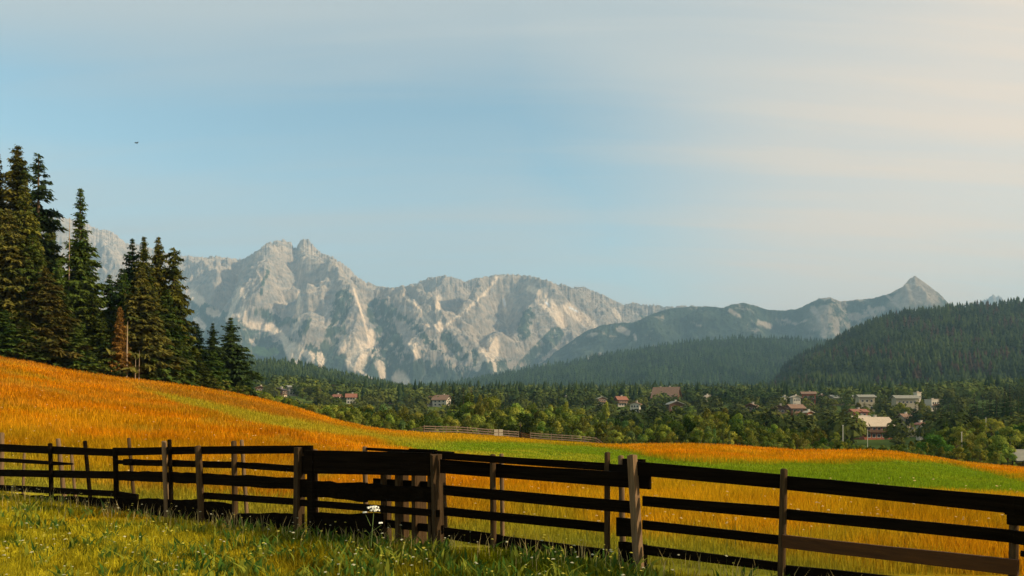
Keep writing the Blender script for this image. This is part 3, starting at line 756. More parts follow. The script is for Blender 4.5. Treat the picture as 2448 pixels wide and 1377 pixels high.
rail(L_, -80, 1176, 1212, 280, 1194, 1246, off=OFFR, rough=.014, mat=wood_bark); rail(L_, 276, 1190, 1246, 474, 1195, 1258, off=OFFR, rough=.014, mat=wood_bark)  # dark leftmost slab deepened to stand in for the shadow strip below it
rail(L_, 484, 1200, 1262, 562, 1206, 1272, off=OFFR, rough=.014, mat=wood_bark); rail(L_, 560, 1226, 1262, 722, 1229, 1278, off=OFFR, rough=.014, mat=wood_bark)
for a in [(120, 1061, 10, 124), (275, 1072, 12, 281)]: post(L_, a[0], a[1], a[2], a[3], mat=wood_dark)
for a in [(474, 1068, 16, 485), (559, 1056, 13, 563)]: post(L_, a[0], a[1], a[2], a[3])
post(L_, 716, 1069, 14, 714, square=True, depth=0.065, mat=wood_gate)
for a in [(4, 1036, 11, 2, wood_pale), (58, 1084, 6, 54, wood_pale), (139, 1050, 10, 158, wood_pale), (171, 1086, 7, 184, wood_pale), (203, 1055, 9, 221, wood_dark), (308, 1048, 8, 326, wood_post), (392, 1056, 12, 401, wood_pale),
          (405, 1052, 10, 412, wood_dark), (578, 1053, 9, 594, wood_pale)]:
    post(L_, a[0], a[1], a[2], a[3], mat=a[4], behind=0.16)
# ---- the boarded pen / gate in the middle
G_ = fence_root(880, 'dark boarded fence section with a wide top plank and close-set posts in the middle', 'gate', 'plank_gate', None)
rail(G_, 735, 1076, 1131, 1036, 1083, 1137, off=0.02, th=0.05); rail(G_, 722, 1090, 1134, 762, 1092, 1133, off=-0.03)
rail(G_, 722, 1146, 1190, 880, 1160, 1198, off=0.0, rough=.026, mat=wood_bark); rail(G_, 870, 1156, 1198, 1044, 1166, 1202, off=0.0, rough=.012, mat=wood_bark)
rail(G_, 875, 1145, 1160, 1042, 1156, 1172, off=-0.16); rail(G_, 722, 1194, 1209, 1052, 1219, 1235, off=0.0)
rail(G_, 740, 1222, 1284, 918, 1227, 1290, off=0.01, rough=.016, mat=wood_bark); rail(G_, 905, 1243, 1262, 1050, 1258, 1277, off=-0.10)
post(G_, 746, 1080, 18, 748, square=True, depth=.05, mat=wood_dark, front=0.06); post(G_, 753, 1076, 12, 757, behind=.2, mat=wood_pale)
post(G_, 872, 1069, 11, 876, behind=.22, mat=wood_pale)
post(G_, 922, 1128, 7, 924, square=True, depth=.08, behind=.14)
post(G_, 960, 1088, 10, 962, square=True, depth=.10, behind=.16); post(G_, 1001, 1090, 10, 1003, square=True, depth=.11, behind=.17); post(G_, 1030, 1088, 8, 1034, square=True, depth=.05, behind=.1)
post(G_, 1046, 1087, 8, 1055, square=True, depth=.12, behind=.06, mat=wood_gate)
# ---- run to the right of it
M_ = fence_root(1250, 'dark rail fence between the boarded section and the tilted square post')
rail(M_, 850, 1070, 1077, 1062, 1080, 1092, off=-0.2); rail(M_, 960, 1073, 1078, 1025, 1076, 1082, off=-0.16)
rail(M_, 1055, 1081, 1098, 1449, 1108, 1126, off=OFFR); rail(M_, 1455, 1097, 1116, 1512, 1100, 1122, off=-0.16); rail(M_, 1448, 1109, 1128, 1512, 1113, 1133, off=OFFR)
rail(M_, 1050, 1099, 1131, 1196, 1110, 1143, off=-0.01 + OFFR); rail(M_, 1194, 1110, 1143, 1550, 1133, 1171, off=-0.012 + OFFR)
rail(M_, 1058, 1161, 1184, 1520, 1200, 1229, off=OFFR); rail(M_, 1060, 1212, 1233, 1450, 1252, 1273, off=OFFR); rail(M_, 1470, 1237, 1282, 1518, 1242, 1284, off=OFFR)
rail(M_, 1060, 1261, 1288, 1196, 1280, 1310, off=OFFR); rail(M_, 1194, 1281, 1312, 1450, 1314, 1345, off=OFFR); rail(M_, 1462, 1296, 1345, 1525, 1303, 1360, off=-.12, rough=.01, mat=wood_bark)
post(M_, 1178, 1088, 14, 1180); post(M_, 1199, 1086, 10, 1202, behind=.2, mat=wood_pale)
post(M_, 1452, 1083, 14, 1452); post(M_, 1484, 1091, 14, 1491, behind=.25, mat=wood_pale)
post(M_, 1511, 1088, 15, 1531, square=True, depth=.055, mat=wood_pale, front=.05)
# ---- right run
R_ = fence_root(1870, 'dark rail fence running off the right edge behind the tall round post')
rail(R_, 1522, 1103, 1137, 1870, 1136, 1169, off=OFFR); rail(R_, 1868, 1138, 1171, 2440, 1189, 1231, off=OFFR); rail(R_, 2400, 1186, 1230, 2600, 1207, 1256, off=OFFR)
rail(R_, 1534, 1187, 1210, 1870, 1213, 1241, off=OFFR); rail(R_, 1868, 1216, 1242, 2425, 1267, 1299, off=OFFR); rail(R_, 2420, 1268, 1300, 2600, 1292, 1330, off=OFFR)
rail(R_, 1534, 1244, 1266, 1870, 1282, 1304, off=OFFR); rail(R_, 1880, 1278, 1308, 2442, 1337, 1374, off=.03, mat=wood_new_and_shade)
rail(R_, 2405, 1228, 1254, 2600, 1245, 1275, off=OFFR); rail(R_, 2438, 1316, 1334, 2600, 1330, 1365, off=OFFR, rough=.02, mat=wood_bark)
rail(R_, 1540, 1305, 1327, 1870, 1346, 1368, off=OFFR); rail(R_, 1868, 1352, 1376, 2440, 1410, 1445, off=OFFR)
post(R_, 1874, 1123, 17, 1866, mat=wood_post); post(R_, 2424, 1225, 20, 2420, mat=wood_post, behind=.06)
d26 = fdepth(2600)
for (t_, b_) in ((1207, 1256), (1292, 1330), (1380, 1420), (1460, 1500)):
    for pa, pb in ((2598, 3000), (2998, 3500)):
        s0, s1 = d26 / fdepth(pa), d26 / fdepth(pb)
        rail(R_, pa, HY + (t_ - HY) * s0, HY + (b_ - HY) * s0, pb, HY + (t_ - HY) * s1, HY + (b_ - HY) * s1, off=OFFR)
post(R_, 3000, HY + 185 * d26 / fdepth(3000), 22); post(R_, 3480, HY + 185 * d26 / fdepth(3480), 24)
for r_ in (L_, G_, M_, R_): settle(r_)

# ================================================================= distant rail fences
def plain_fence(pts, n_between, h, label, group, name='rail_fence', w=.09, rails=3, mat=None, gaps=()):
    mat = mat or wood_far
    X0, Y0 = pts[0]; root = empty(name, (X0, Y0, float(ground_z(X0, Y0)))); tag(root, label, 'fence', group)
    P_ = []
    for i in range(len(pts) - 1):
        for k in range(n_between[i]):
            t = k / n_between[i]; P_.append((pts[i][0] + (pts[i + 1][0] - pts[i][0]) * t, pts[i][1] + (pts[i + 1][1] - pts[i][1]) * t))
    P_.append(pts[-1])
    zs = [float(ground_z(*p)) for p in P_]
    for i, p in enumerate(P_):
        mb = MB(); hh = h * random.uniform(.97, 1.08); q = Vector((p[0], p[1], zs[i])) - root.location
        mb.box(q.x - w / 2, q.x + w / 2, q.y - w / 2, q.y + w / 2, q.z - .2, q.z + hh); mb.build('post', mat, root)
    for i in range(len(P_) - 1):
        if i in gaps: continue
        for r in range(rails):
            zz = h * (0.90 - 0.29 * r)
            a = Vector((P_[i][0], P_[i][1] - w * .5 - .004, zs[i] + zz)) - root.location; b = Vector((P_[i + 1][0], P_[i + 1][1] - w * .5 - .004, zs[i + 1] + zz)) - root.location
            mb = MB(); board(mb, a, b, .10, .10, .03, 0, 0, seed=i * 7 + r); mb.build('rail', mat, root)
    return root
wood_far = simple_mat('grey_fence_wood', (0.20, 0.145, 0.10), 0.9, 0.3, 3.0)  # even grey brown wood of the distant fences
def gp(px, Y): return ((px - CX) / F * Y, Y)
plain_fence([gp(925, 112), gp(988, 109), gp(1014, 108), gp(1240, 115)], [4, 1, 9], 1.12, 'long grey rail fence on the far crest left of the gap', 'rail fences on the far crest', gaps=())
plain_fence([gp(1246, 116), gp(1266, 117)], [1], 1.0, 'low dark stretch of fence closing the gap in the crest fence', 'rail fences on the far crest', rails=3, mat=wood_new_and_shade)  # darker brown wood stands in for the shade on this stretch
plain_fence([gp(1268, 115), gp(1368, 117), gp(1560, 122)], [4, 7], 1.12, 'grey rail fence on the far crest sinking behind the orange hump', 'rail fences on the far crest')
plain_fence([gp(2290, 92), gp(2395, 94), gp(2520, 96)], [4, 5], 0.9, 'dark rail fence behind the orange rise at the right edge', 'rail fences on the far crest', mat=wood_dark)
plain_fence([gp(270, 87), gp(302, 88), gp(330, 89)], [2, 1], 0.95, 'short pale rail fence at the foot of the spruces', 'pale fences by the spruces', mat=wood_far, rails=2)
plain_fence([gp(-20, 79), gp(36, 80)], [2], 0.35, 'low pale rail lying along the crest at the left edge', 'pale fences by the spruces', rails=1)
plain_fence([gp(98, 80.5), gp(158, 82)], [3], 0.4, 'low pale rail with a leaning stake below the tallest spruces', 'pale fences by the spruces', rails=1)
# small white notice boards on the crest fence
sx, sy = gp(1192, 112.2); sz = float(ground_z(sx, sy))
sg = empty('notice_board', (sx, sy, sz)); tag(sg, 'small white four-panel notice board fixed to the crest fence', 'sign')
wht = simple_mat('white_board', (0.5, 0.45, 0.33), 0.6, 0.1)
mb = MB(); mb.box(-.03, .03, -.03, .03, -.2, 1.15); mb.build('pole', wood_far, sg)
for a in (-.34, .34):
    for b in (.45, .95):
        mb = MB(); mb.box(a - .28, a + .28, -.07, -.034, b - .2, b + .2); mb.build('panel', wht, sg)
# ================================================================= trees
bark = simple_mat('tree_bark', (0.13, 0.085, 0.05), 0.95, 0.4, 2.0, 0.5, (3, 3, 0.6), 0.1)
barkp = simple_mat('pale_dead_bark', (0.34, 0.25, 0.16), 0.95, 0.3, 2.0, 0.4, (3, 3, 0.6), 0.1)
lm_con = leaf_mat('spruce_needles', 0.15, 0.02)
lm_bro = leaf_mat('broad_leaves', 0.2, 0.035)
lm_far = leaf_mat('far_forest', 0.1)

def unit(v): return v / np.maximum(np.linalg.norm(v, axis=-1, keepdims=True), 1e-9)

def tris_at(c, d, n, ln, wd):
    """pointed leaf or twig triangles: centre c, direction d, normal n"""
    s = unit(np.cross(d, n)) * wd[:, None] / 2
    V = np.stack([c - s, c + s, c + d * ln[:, None]], 1)
    return V

def spruce_crown(name, H=1.0, R=0.14, z0=0.04, whorls=44, seed=1, col=(0.035, 0.06, 0.018), col2=(0.07, 0.075, 0.02), gaps=0.15, droop=0.5, open_top=0.0, shape=0.8, per=9):
    """crown of unit-height spruce: whorls of drooping boughs, each fringed with twigs"""
    g = np.random.default_rng(seed); V = []; Cc = []
    for w in range(whorls):
        t = (w + g.uniform(0, .6)) / whorls; z = z0 + (1 - z0) * t ** 0.93
        L0 = R * (1 - t) ** shape * (1 + 0.25 * g.normal()) + 0.006
        if t < .12: L0 *= .75 + 2 * t
        nb = int(8 + 8 * (1 - t)); ph = g.uniform(0, 6.28)
        for b in range(nb):
            if g.random() < gaps + open_top * (t > .6) * .4: continue
            a = ph + 6.283 * b / nb + g.normal() * .18; L = max(L0 * g.uniform(.6, 1.25), .008)
            dr = droop * g.uniform(.6, 1.3); m = max(5, int(per * 1.6 * (0.5 + L / R)))
            s = np.repeat(np.linspace(.12, 1.0, m), 2)
            out = np.array((math.cos(a), math.sin(a)))
            pz = z + L * (0.30 * s * (t > .75) - dr * s ** 1.0 * .9 + 0.42 * dr * s ** 2.4)
            p = np.stack([out[0] * L * s, out[1] * L * s, pz], 1)
            side = np.tile([1, -1], m); sd_ = np.array((-out[1], out[0], 0.0))
            d = np.array((out[0], out[1], -.25))[None, :] * .7 + sd_[None, :] * side[:, None] * (.9 - .5 * s[:, None]) + np.array((0, 0, -.55))[None, :] * g.uniform(.1, 1.3, (2 * m, 1))
            d = unit(d + g.normal(0, .15, d.shape)); nrm = unit(np.array((0, 0, 1.0))[None, :] + g.normal(0, .45, d.shape))
            ln = L * g.uniform(.2, .4, 2 * m) * (1.15 - .45 * s) + .007; wd = ln * g.uniform(.4, .75, 2 * m)
            p = p + g.normal(0, .004, p.shape); V.append(tris_at(p, d, nrm, ln, wd))
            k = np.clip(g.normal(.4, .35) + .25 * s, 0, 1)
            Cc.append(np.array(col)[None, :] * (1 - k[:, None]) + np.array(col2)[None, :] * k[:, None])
    V = np.concatenate(V); Cc = np.concatenate(Cc)
    Cc = np.repeat(Cc[:, None, :] * g.uniform(.75, 1.25, (len(Cc), 1, 1)), 3, 1)
    f = np.arange(len(V) * 3).reshape(-1, 3)
    return mesh_obj(name, V.reshape(-1, 3) * H, f, lm_con, cols=Cc.reshape(-1, 3).astype(np.float32), data_only=True)

def broad_crown(name, seed=1, col=(0.075, 0.105, 0.018), col2=(0.25, 0.26, 0.036), leaves=3600, slim=0.36, lobes=15, lf=0.040, z0=0.16, cone=0.0):
    """crown of a unit-height broadleaf: leaves in uneven clumps on a branching frame"""
    g = np.random.default_rng(seed)
    cs = []; rs = []
    for i in range(lobes):
        t = g.uniform(0, 1); z = z0 + (1 - z0 - .07) * t
        prof = math.sin(math.pi * min(.98, .10 + .86 * t)) ** .6 if not cone else (1 - t) ** .75 * cone + .1
        a = g.uniform(0, 6.28); q = slim * prof * math.sqrt(g.uniform(.05, .9)) * .85
        cs.append((q * math.cos(a), q * math.sin(a), z)); rs.append(g.uniform(.085, .17) * (1.1 - .45 * t))
    cs = np.array(cs); rs = np.array(rs)
    k = g.choice(lobes, leaves, p=rs ** 2 / (rs ** 2).sum())
    d = unit(g.normal(0, 1, (leaves, 3))); d[:, 2] = np.where(g.random(leaves) < .65, np.abs(d[:, 2]), d[:, 2])
    rad = rs[k] * g.uniform(.6, 1.1, leaves) ** .6
    p = cs[k] + d * rad[:, None] * np.array((1, 1, 1.05))
    n = unit(d + g.normal(0, .35, d.shape)); tdir = unit(np.cross(n, g.normal(0, 1, d.shape)))
    ln = lf * g.uniform(.6, 1.3, leaves); V = tris_at(p, tdir, n, ln, ln * .8)
    kk = np.clip(g.normal(.45, .25, lobes)[k] + g.normal(0, .18, leaves), 0, 1)[:, None]
    Cc = np.array(col)[None, :] * (1 - kk) + np.array(col2)[None, :] * kk
    Cc = np.repeat(Cc[:, None, :], 3, 1)
    return mesh_obj(name, V.reshape(-1, 3), np.arange(leaves * 3).reshape(-1, 3), lm_bro, cols=Cc.reshape(-1, 3).astype(np.float32), data_only=True)

def trunk_mesh(name, r, top, seed, mat, limbs=0, lean=0.0, twigs=0):
    random.seed(seed); mb = MB()
    mb.tube((0, 0, -0.04), (lean * .5, 0, top * .5), r * 1.25, r * .8, 7, 4, r * .04); mb.tube((lean * .5, 0, top * .5), (lean, 0, top), r * .8, r * .18, 7, 4, r * .04)
    for i in range(limbs):
        z = random.uniform(.22, .75) * top; a = random.uniform(0, 6.28); L = random.uniform(.10, .22)
        mb.tube((lean * z / top, 0, z), (math.cos(a) * L, math.sin(a) * L, z + L * random.uniform(.5, 1.2)), r * .45, r * .12, 5, 2, r * .05)
    for i in range(twigs):
        z = random.uniform(.12, .97) * top; a = random.uniform(0, 6.28); L = random.uniform(.01, .045) * (1.3 - z)
        mb.tube((lean * z / top, 0, z), (lean * z / top + math.cos(a) * L, math.sin(a) * L, z - L * random.uniform(-.2, .6)), r * .14, r * .05, 3)
    me = bpy.data.meshes.new(name); me.from_pydata(mb.v, [], mb.f); me.materials.append(mat); return me

def proto(kind, crown, trunk):
    """unit-height tree kept out of the scene until placed"""
    return (kind, crown, trunk)

def place(pr, px, Y, top, wpx=None, label='', group=None, cat='tree', base=None, rot=None, colr=None):
    """copy a prototype (thing > crown, trunk) to where it stands; height from the ground up to the photo row `top`"""
    kind, cr, tr = pr
    x = (px - CX) / F * Y; gz = float(ground_z(x, Y)) if base is None else base
    H = max(1.5, EYE + (HY - top) / F * Y - gz)
    o = empty(kind, (x, Y, gz), random.uniform(0, 6.28) if rot is None else rot)
    s = 1.0 if wpx is None else (wpx / F * Y) / (H * pr_w[cr.name])
    wd_ = 1.12 if kind.startswith('spruce') else 1.0
    o.scale = (H * s * wd_, H * s * wd_, H)
    tag(o, label, cat, group)
    for nm, me in (('crown', cr), ('trunk', tr)):
        if me is None: continue
        c = bpy.data.objects.new(nm, me); C.objects.link(c); c.parent = o
    return o

pr_w = {}
def reg(me):
    co = np.empty(len(me.vertices) * 3, np.float32); me.vertices.foreach_get('co', co); co = co.reshape(-1, 3)
    pr_w[me.name] = 2 * float(np.percentile(np.hypot(co[:, 0], co[:, 1]), 97)); return me

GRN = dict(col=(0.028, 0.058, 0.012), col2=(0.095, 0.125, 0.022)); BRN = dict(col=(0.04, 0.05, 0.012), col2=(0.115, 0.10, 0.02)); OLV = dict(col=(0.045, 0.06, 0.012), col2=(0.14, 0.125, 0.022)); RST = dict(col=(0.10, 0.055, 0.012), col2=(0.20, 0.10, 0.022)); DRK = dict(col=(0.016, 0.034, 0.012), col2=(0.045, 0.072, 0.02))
tk = trunk_mesh('trunk', .011, .99, 3, bark, twigs=60)
SPR = {
    'tall': reg(spruce_crown('crown', R=.135, whorls=64, seed=3, per=10, **OLV)), 'tall2': reg(spruce_crown('crown', R=.15, whorls=60, seed=4, gaps=.22, droop=.35, per=10, **OLV)),
    'open': reg(spruce_crown('crown', R=.11, whorls=46, seed=5, gaps=.28, open_top=.6, droop=.25, shape=.6, z0=.02, per=9, **DRK)),
    'narrow': reg(spruce_crown('crown', R=.14, whorls=62, seed=6, gaps=.15, open_top=.5, droop=.45, shape=1.05, z0=.0, per=11, **GRN)),
    'green': reg(spruce_crown('crown', R=.19, whorls=50, seed=7, z0=.0, droop=.6, per=10, **GRN)), 'brown': reg(spruce_crown('crown', R=.19, whorls=54, seed=8, z0=.14, droop=.6, per=10, **BRN)),
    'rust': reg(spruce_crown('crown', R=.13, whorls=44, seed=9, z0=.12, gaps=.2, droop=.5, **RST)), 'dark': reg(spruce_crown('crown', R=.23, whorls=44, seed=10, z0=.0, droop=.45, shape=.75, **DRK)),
    'weep': reg(spruce_crown('crown', R=.15, whorls=44, seed=12, z0=.03, gaps=.38, droop=1.5, shape=.35, per=8, **OLV)),
    'far1': reg(spruce_crown('crown', R=.19, whorls=24, seed=14, z0=.03, droop=.5, per=4, **DRK)), 'far2': reg(spruce_crown('crown', R=.23, whorls=22, seed=15, z0=.03, droop=.5, per=4, **GRN)),
}
bt = trunk_mesh('trunk', .018, .8, 21, bark, limbs=9)
BR = {
    'round': reg(broad_crown('crown', 31, slim=.42)), 'oval': reg(broad_crown('crown', 32, slim=.32, col=(0.06, 0.095, 0.016))), 'loose': reg(broad_crown('crown', 33, slim=.38, lobes=12, leaves=2800, col=(0.10, 0.12, 0.02), col2=(0.25, 0.24, 0.04))),
    'dark': reg(broad_crown('crown', 34, slim=.40, col=(0.035, 0.06, 0.012), col2=(0.11, 0.14, 0.022))), 'cone': reg(broad_crown('crown', 35, slim=.34, cone=.95, col=(0.07, 0.10, 0.018), z0=.08)),
    'bush': reg(broad_crown('crown', 36, slim=.55, z0=.06, lobes=10, leaves=1800, lf=.06, col=(0.07, 0.10, 0.02), col2=(0.18, 0.20, 0.035))), 'lush': reg(broad_crown('crown', 37, slim=.42, lobes=20, leaves=4200, col=(0.04, 0.095, 0.016), col2=(0.09, 0.19, 0.03))),
    'spike': reg(broad_crown('crown', 38, slim=.20, cone=.8, z0=.03, lobes=16, leaves=1700, lf=.05, col=(0.06, 0.10, 0.03), col2=(0.14, 0.19, 0.05))),
}
def rdep(px): return float(lerp_poly(px, RDEP))

# --- the spruce stand on the left crest, one by one: (proto, column, extra depth behind the crest, top row, width, label)
ST = [
 ('tall', -62, 6, 372, 190, 'tallest spruce cut off by the left edge, brownish boughs'),
 ('tall2', -8, 9, 360, 130, 'tall dense spruce at the left edge with its tip at the frame'),
 ('tall', 42, 7, 347, 150, 'tallest full spruce with the highest tip of the stand'),
 ('open', 92, 5, 366, 118, 'tall spruce with loose open boughs against the sky, right of the highest tip'),
 ('brown', 20, 2, 500, 150, 'brown tinged spruce in front of the tallest ones at the left edge'),
 ('green', 78, 1, 560, 140, 'green spruce standing in front of the two tallest tips'),
 ('tall2', 118, 8, 520, 110, 'spruce filling the right flank of the tallest group'),
 ('narrow', 192, 3, 450, 128, 'slim spire-shaped spruce standing alone with a thin pointed top'),
 ('green', 150, 0, 690, 100, 'low dark spruce left of the slim spire'),
 ('brown', 110, -1, 640, 120, 'olive brown spruce below the loose open one'),
 ('green', 222, 1, 700, 110, 'dark green spruce at the right foot of the slim spire'),
 ('dark', 262, 6, 655, 105, 'black shaded spruce between the slim spire and the middle group'),
 ('dark', 316, 5, 568, 105, 'dark spruce with the left tip of the middle group'),
 ('tall2', 344, 3, 566, 100, 'brownish spruce with a broad double tip in the middle group'),
 ('tall', 379, 5, 566, 86, 'green spruce with the sharp right tip of the middle group'),
 ('weep', 416, 3, 588, 92, 'airy weeping tree with hanging twigs right of the middle group'),
 ('brown', 338, -1, 640, 120, 'sunlit brown spruce at the front of the middle group, bare stem below'),
 ('rust', 287, -2, 732, 42, 'half dead rust coloured young spruce beside the pale rails'),
 ('green', 245, -1, 760, 80, 'young green spruce left of the rust coloured one'),
 ('green', 400, 0, 690, 110, 'green spruce below the airy weeping tree'),
 ('green', 440, 2, 760, 90, 'shorter green spruce stepping down right of the weeping tree'),
 ('dark', 472, 6, 772, 74, 'small dark spruce left of the last two'),
 ('dark', 509, 5, 771, 66, 'dark spruce second from the right end of the stand'),
 ('dark', 552, 5, 758, 104, 'dark broad-skirted spruce at the right end of the stand'),
 ('green', 468, 0, 842, 80, 'low bushy spruce with light tips in front of the right end'),
 ('green', 420, -1, 800, 76, 'low bushy spruce left of the one with light tips'),
 ('green', 512, 1, 835, 70, 'low green spruce under the second last tip'),
 ('dark', 588, 3, 868, 46, 'lowest small spruce trailing off at the right end of the stand'),
 ('green', 180, -2, 775, 90, 'bushy young spruce at the foot of the slim spire'),
 ('green', 60, -2, 760, 95, 'bushy young spruce in front at the left edge'),
 ('green', 12, -2, 740, 90, 'young spruce touching the crest at the very left'),
 ('brown', 368, -2, 760, 70, 'narrow brown spruce with a pale bare stem'),
 ('dark', 130, -1, 770, 80, 'dark young spruce by the pale leaning stake'),
 ('green', -50, -1, 640, 110, 'green spruce mostly outside the left edge'),

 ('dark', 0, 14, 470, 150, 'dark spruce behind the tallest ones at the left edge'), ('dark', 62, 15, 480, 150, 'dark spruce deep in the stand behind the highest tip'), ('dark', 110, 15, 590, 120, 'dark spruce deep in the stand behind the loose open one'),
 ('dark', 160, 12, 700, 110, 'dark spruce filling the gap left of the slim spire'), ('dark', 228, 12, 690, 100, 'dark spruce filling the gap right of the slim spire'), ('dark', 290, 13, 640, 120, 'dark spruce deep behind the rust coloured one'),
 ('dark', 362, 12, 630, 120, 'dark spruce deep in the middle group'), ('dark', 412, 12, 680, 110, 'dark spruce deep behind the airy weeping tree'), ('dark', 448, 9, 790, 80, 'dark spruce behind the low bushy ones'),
 ('green', 352, 0, 700, 120, 'green and brown spruce with broad skirts in the middle group'), ('green', 300, 3, 650, 80, 'green spruce left of the sunlit brown one'),
 ('green', 140, 2, 620, 100, 'green spruce between the tallest group and the slim spire'), ('tall2', 60, 3, 430, 130, 'olive spruce close under the highest tip'),
]
for k, px, dd, top, wp, lab in ST:
    Y = rdep(px) + dd + 1.5
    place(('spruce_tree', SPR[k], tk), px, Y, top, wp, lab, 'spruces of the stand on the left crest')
# slim dead trunks
dead = trunk_mesh('trunk', .006, 1, 44, barkp, twigs=40, lean=.01)
for px, Y0, top, lab in [(163, 3, 520, 'bare grey dead trunk standing left of the slim spire'), (302, -2, 768, 'pale leaning dead stem beside the rust coloured spruce'), (332, -3, 838, 'pale bare stem right of the pale rails, left of a twin'), (323, -3, 842, 'pale bare stem, left of two close together')]:
    Y = rdep(px) + Y0 + 1; x = (px - CX) / F * Y; gz = float(ground_z(x, Y)); H = EYE + (HY - top) / F * Y - gz
    o = bpy.data.objects.new('dead_tree', dead); C.objects.link(o); o.location = (x, Y, gz); w = 1.0 if H > 12 else 2.4; o.scale = (H * w, H * w, H); tag(o, lab, 'dead tree', 'dead stems among the spruces')
# bushes along the foot of the stand
for i in range(26):
    px = 10 + i * 23 + random.uniform(-8, 8); Y = rdep(px) + random.uniform(-1, 2); yb = float(lerp_poly(px, RIDGE))
    place(('bush', BR['bush'], bt), px, Y, yb - random.uniform(8, 26), random.uniform(28, 46), 'low green bush along the foot of the spruce stand', 'bushes at the foot of the spruce stand', 'bush')
# ================================================================= village
M_white = simple_mat('white_plaster', (0.50, 0.44, 0.35), 0.9, 0.1, 0.5); M_cream = simple_mat('cream_plaster', (0.48, 0.38, 0.25), 0.9, 0.1, 0.5)
M_timber = simple_mat('brown_timber', (0.10, 0.05, 0.025), 0.85, 0.3, 2.0); M_red = simple_mat('red_timber', (0.30, 0.085, 0.04), 0.85, 0.25, 2.0)
M_rred = simple_mat('red_tile_roof', (0.27, 0.11, 0.065), 0.85, 0.25, 1.5); M_rbrown = simple_mat('brown_tile_roof', (0.22, 0.13, 0.08), 0.85, 0.25, 1.5)
M_rgrey = simple_mat('grey_roof', (0.24, 0.23, 0.18), 0.8, 0.2, 1.0); M_rpale = simple_mat('pale_metal_roof', (0.46, 0.37, 0.26), 0.8, 0.12, 0.8); M_rdark = simple_mat('dark_roof', (0.06, 0.045, 0.04), 0.85, 0.3, 1.5)
M_glass = simple_mat('window_glass', (0.02, 0.025, 0.03), 0.15, 0.1, 1.0, spec=0.6); M_frame = simple_mat('window_frame', (0.65, 0.6, 0.5), 0.7, 0.1)
M_conc = simple_mat('pale_concrete', (0.36, 0.30, 0.20), 0.9, 0.15, 0.6)

def depth_for_base(px, base):
    """how far down the valley a house stands whose foot shows at photo row `base`"""
    Ys = np.geomspace(max(165, rdep(px) + 70), 1500, 300); u = (px - CX) / F
    z = ground_z(u * Ys, Ys); py = HY - F * (z - EYE) / Ys
    k = np.argmin(np.abs(py - base)); return float(Ys[k])

HOUSES = []
def window(root, x, y, z, w, h, nx, ny):
    """window (frame) with its pane as a sub-part, on a wall whose outward normal is (nx, ny)"""
    tx, ty = -ny, nx
    def slab(a, b, d0, d1):
        q = []
        for zz in (z - b, z + b):
            for s, d in ((-a, d0), (a, d0), (a, d1), (-a, d1)):
                q.append((x + tx * s + nx * d, y + ty * s + ny * d, zz))
        return q
    m1 = MB(); m1.hexa(slab(w / 2 + .12, h / 2 + .12, .004, .06)); f = m1.build('window', M_frame, root)
    m2 = MB(); m2.hexa(slab(w / 2, h / 2, .062, .09)); m2.build('pane', M_glass, f)

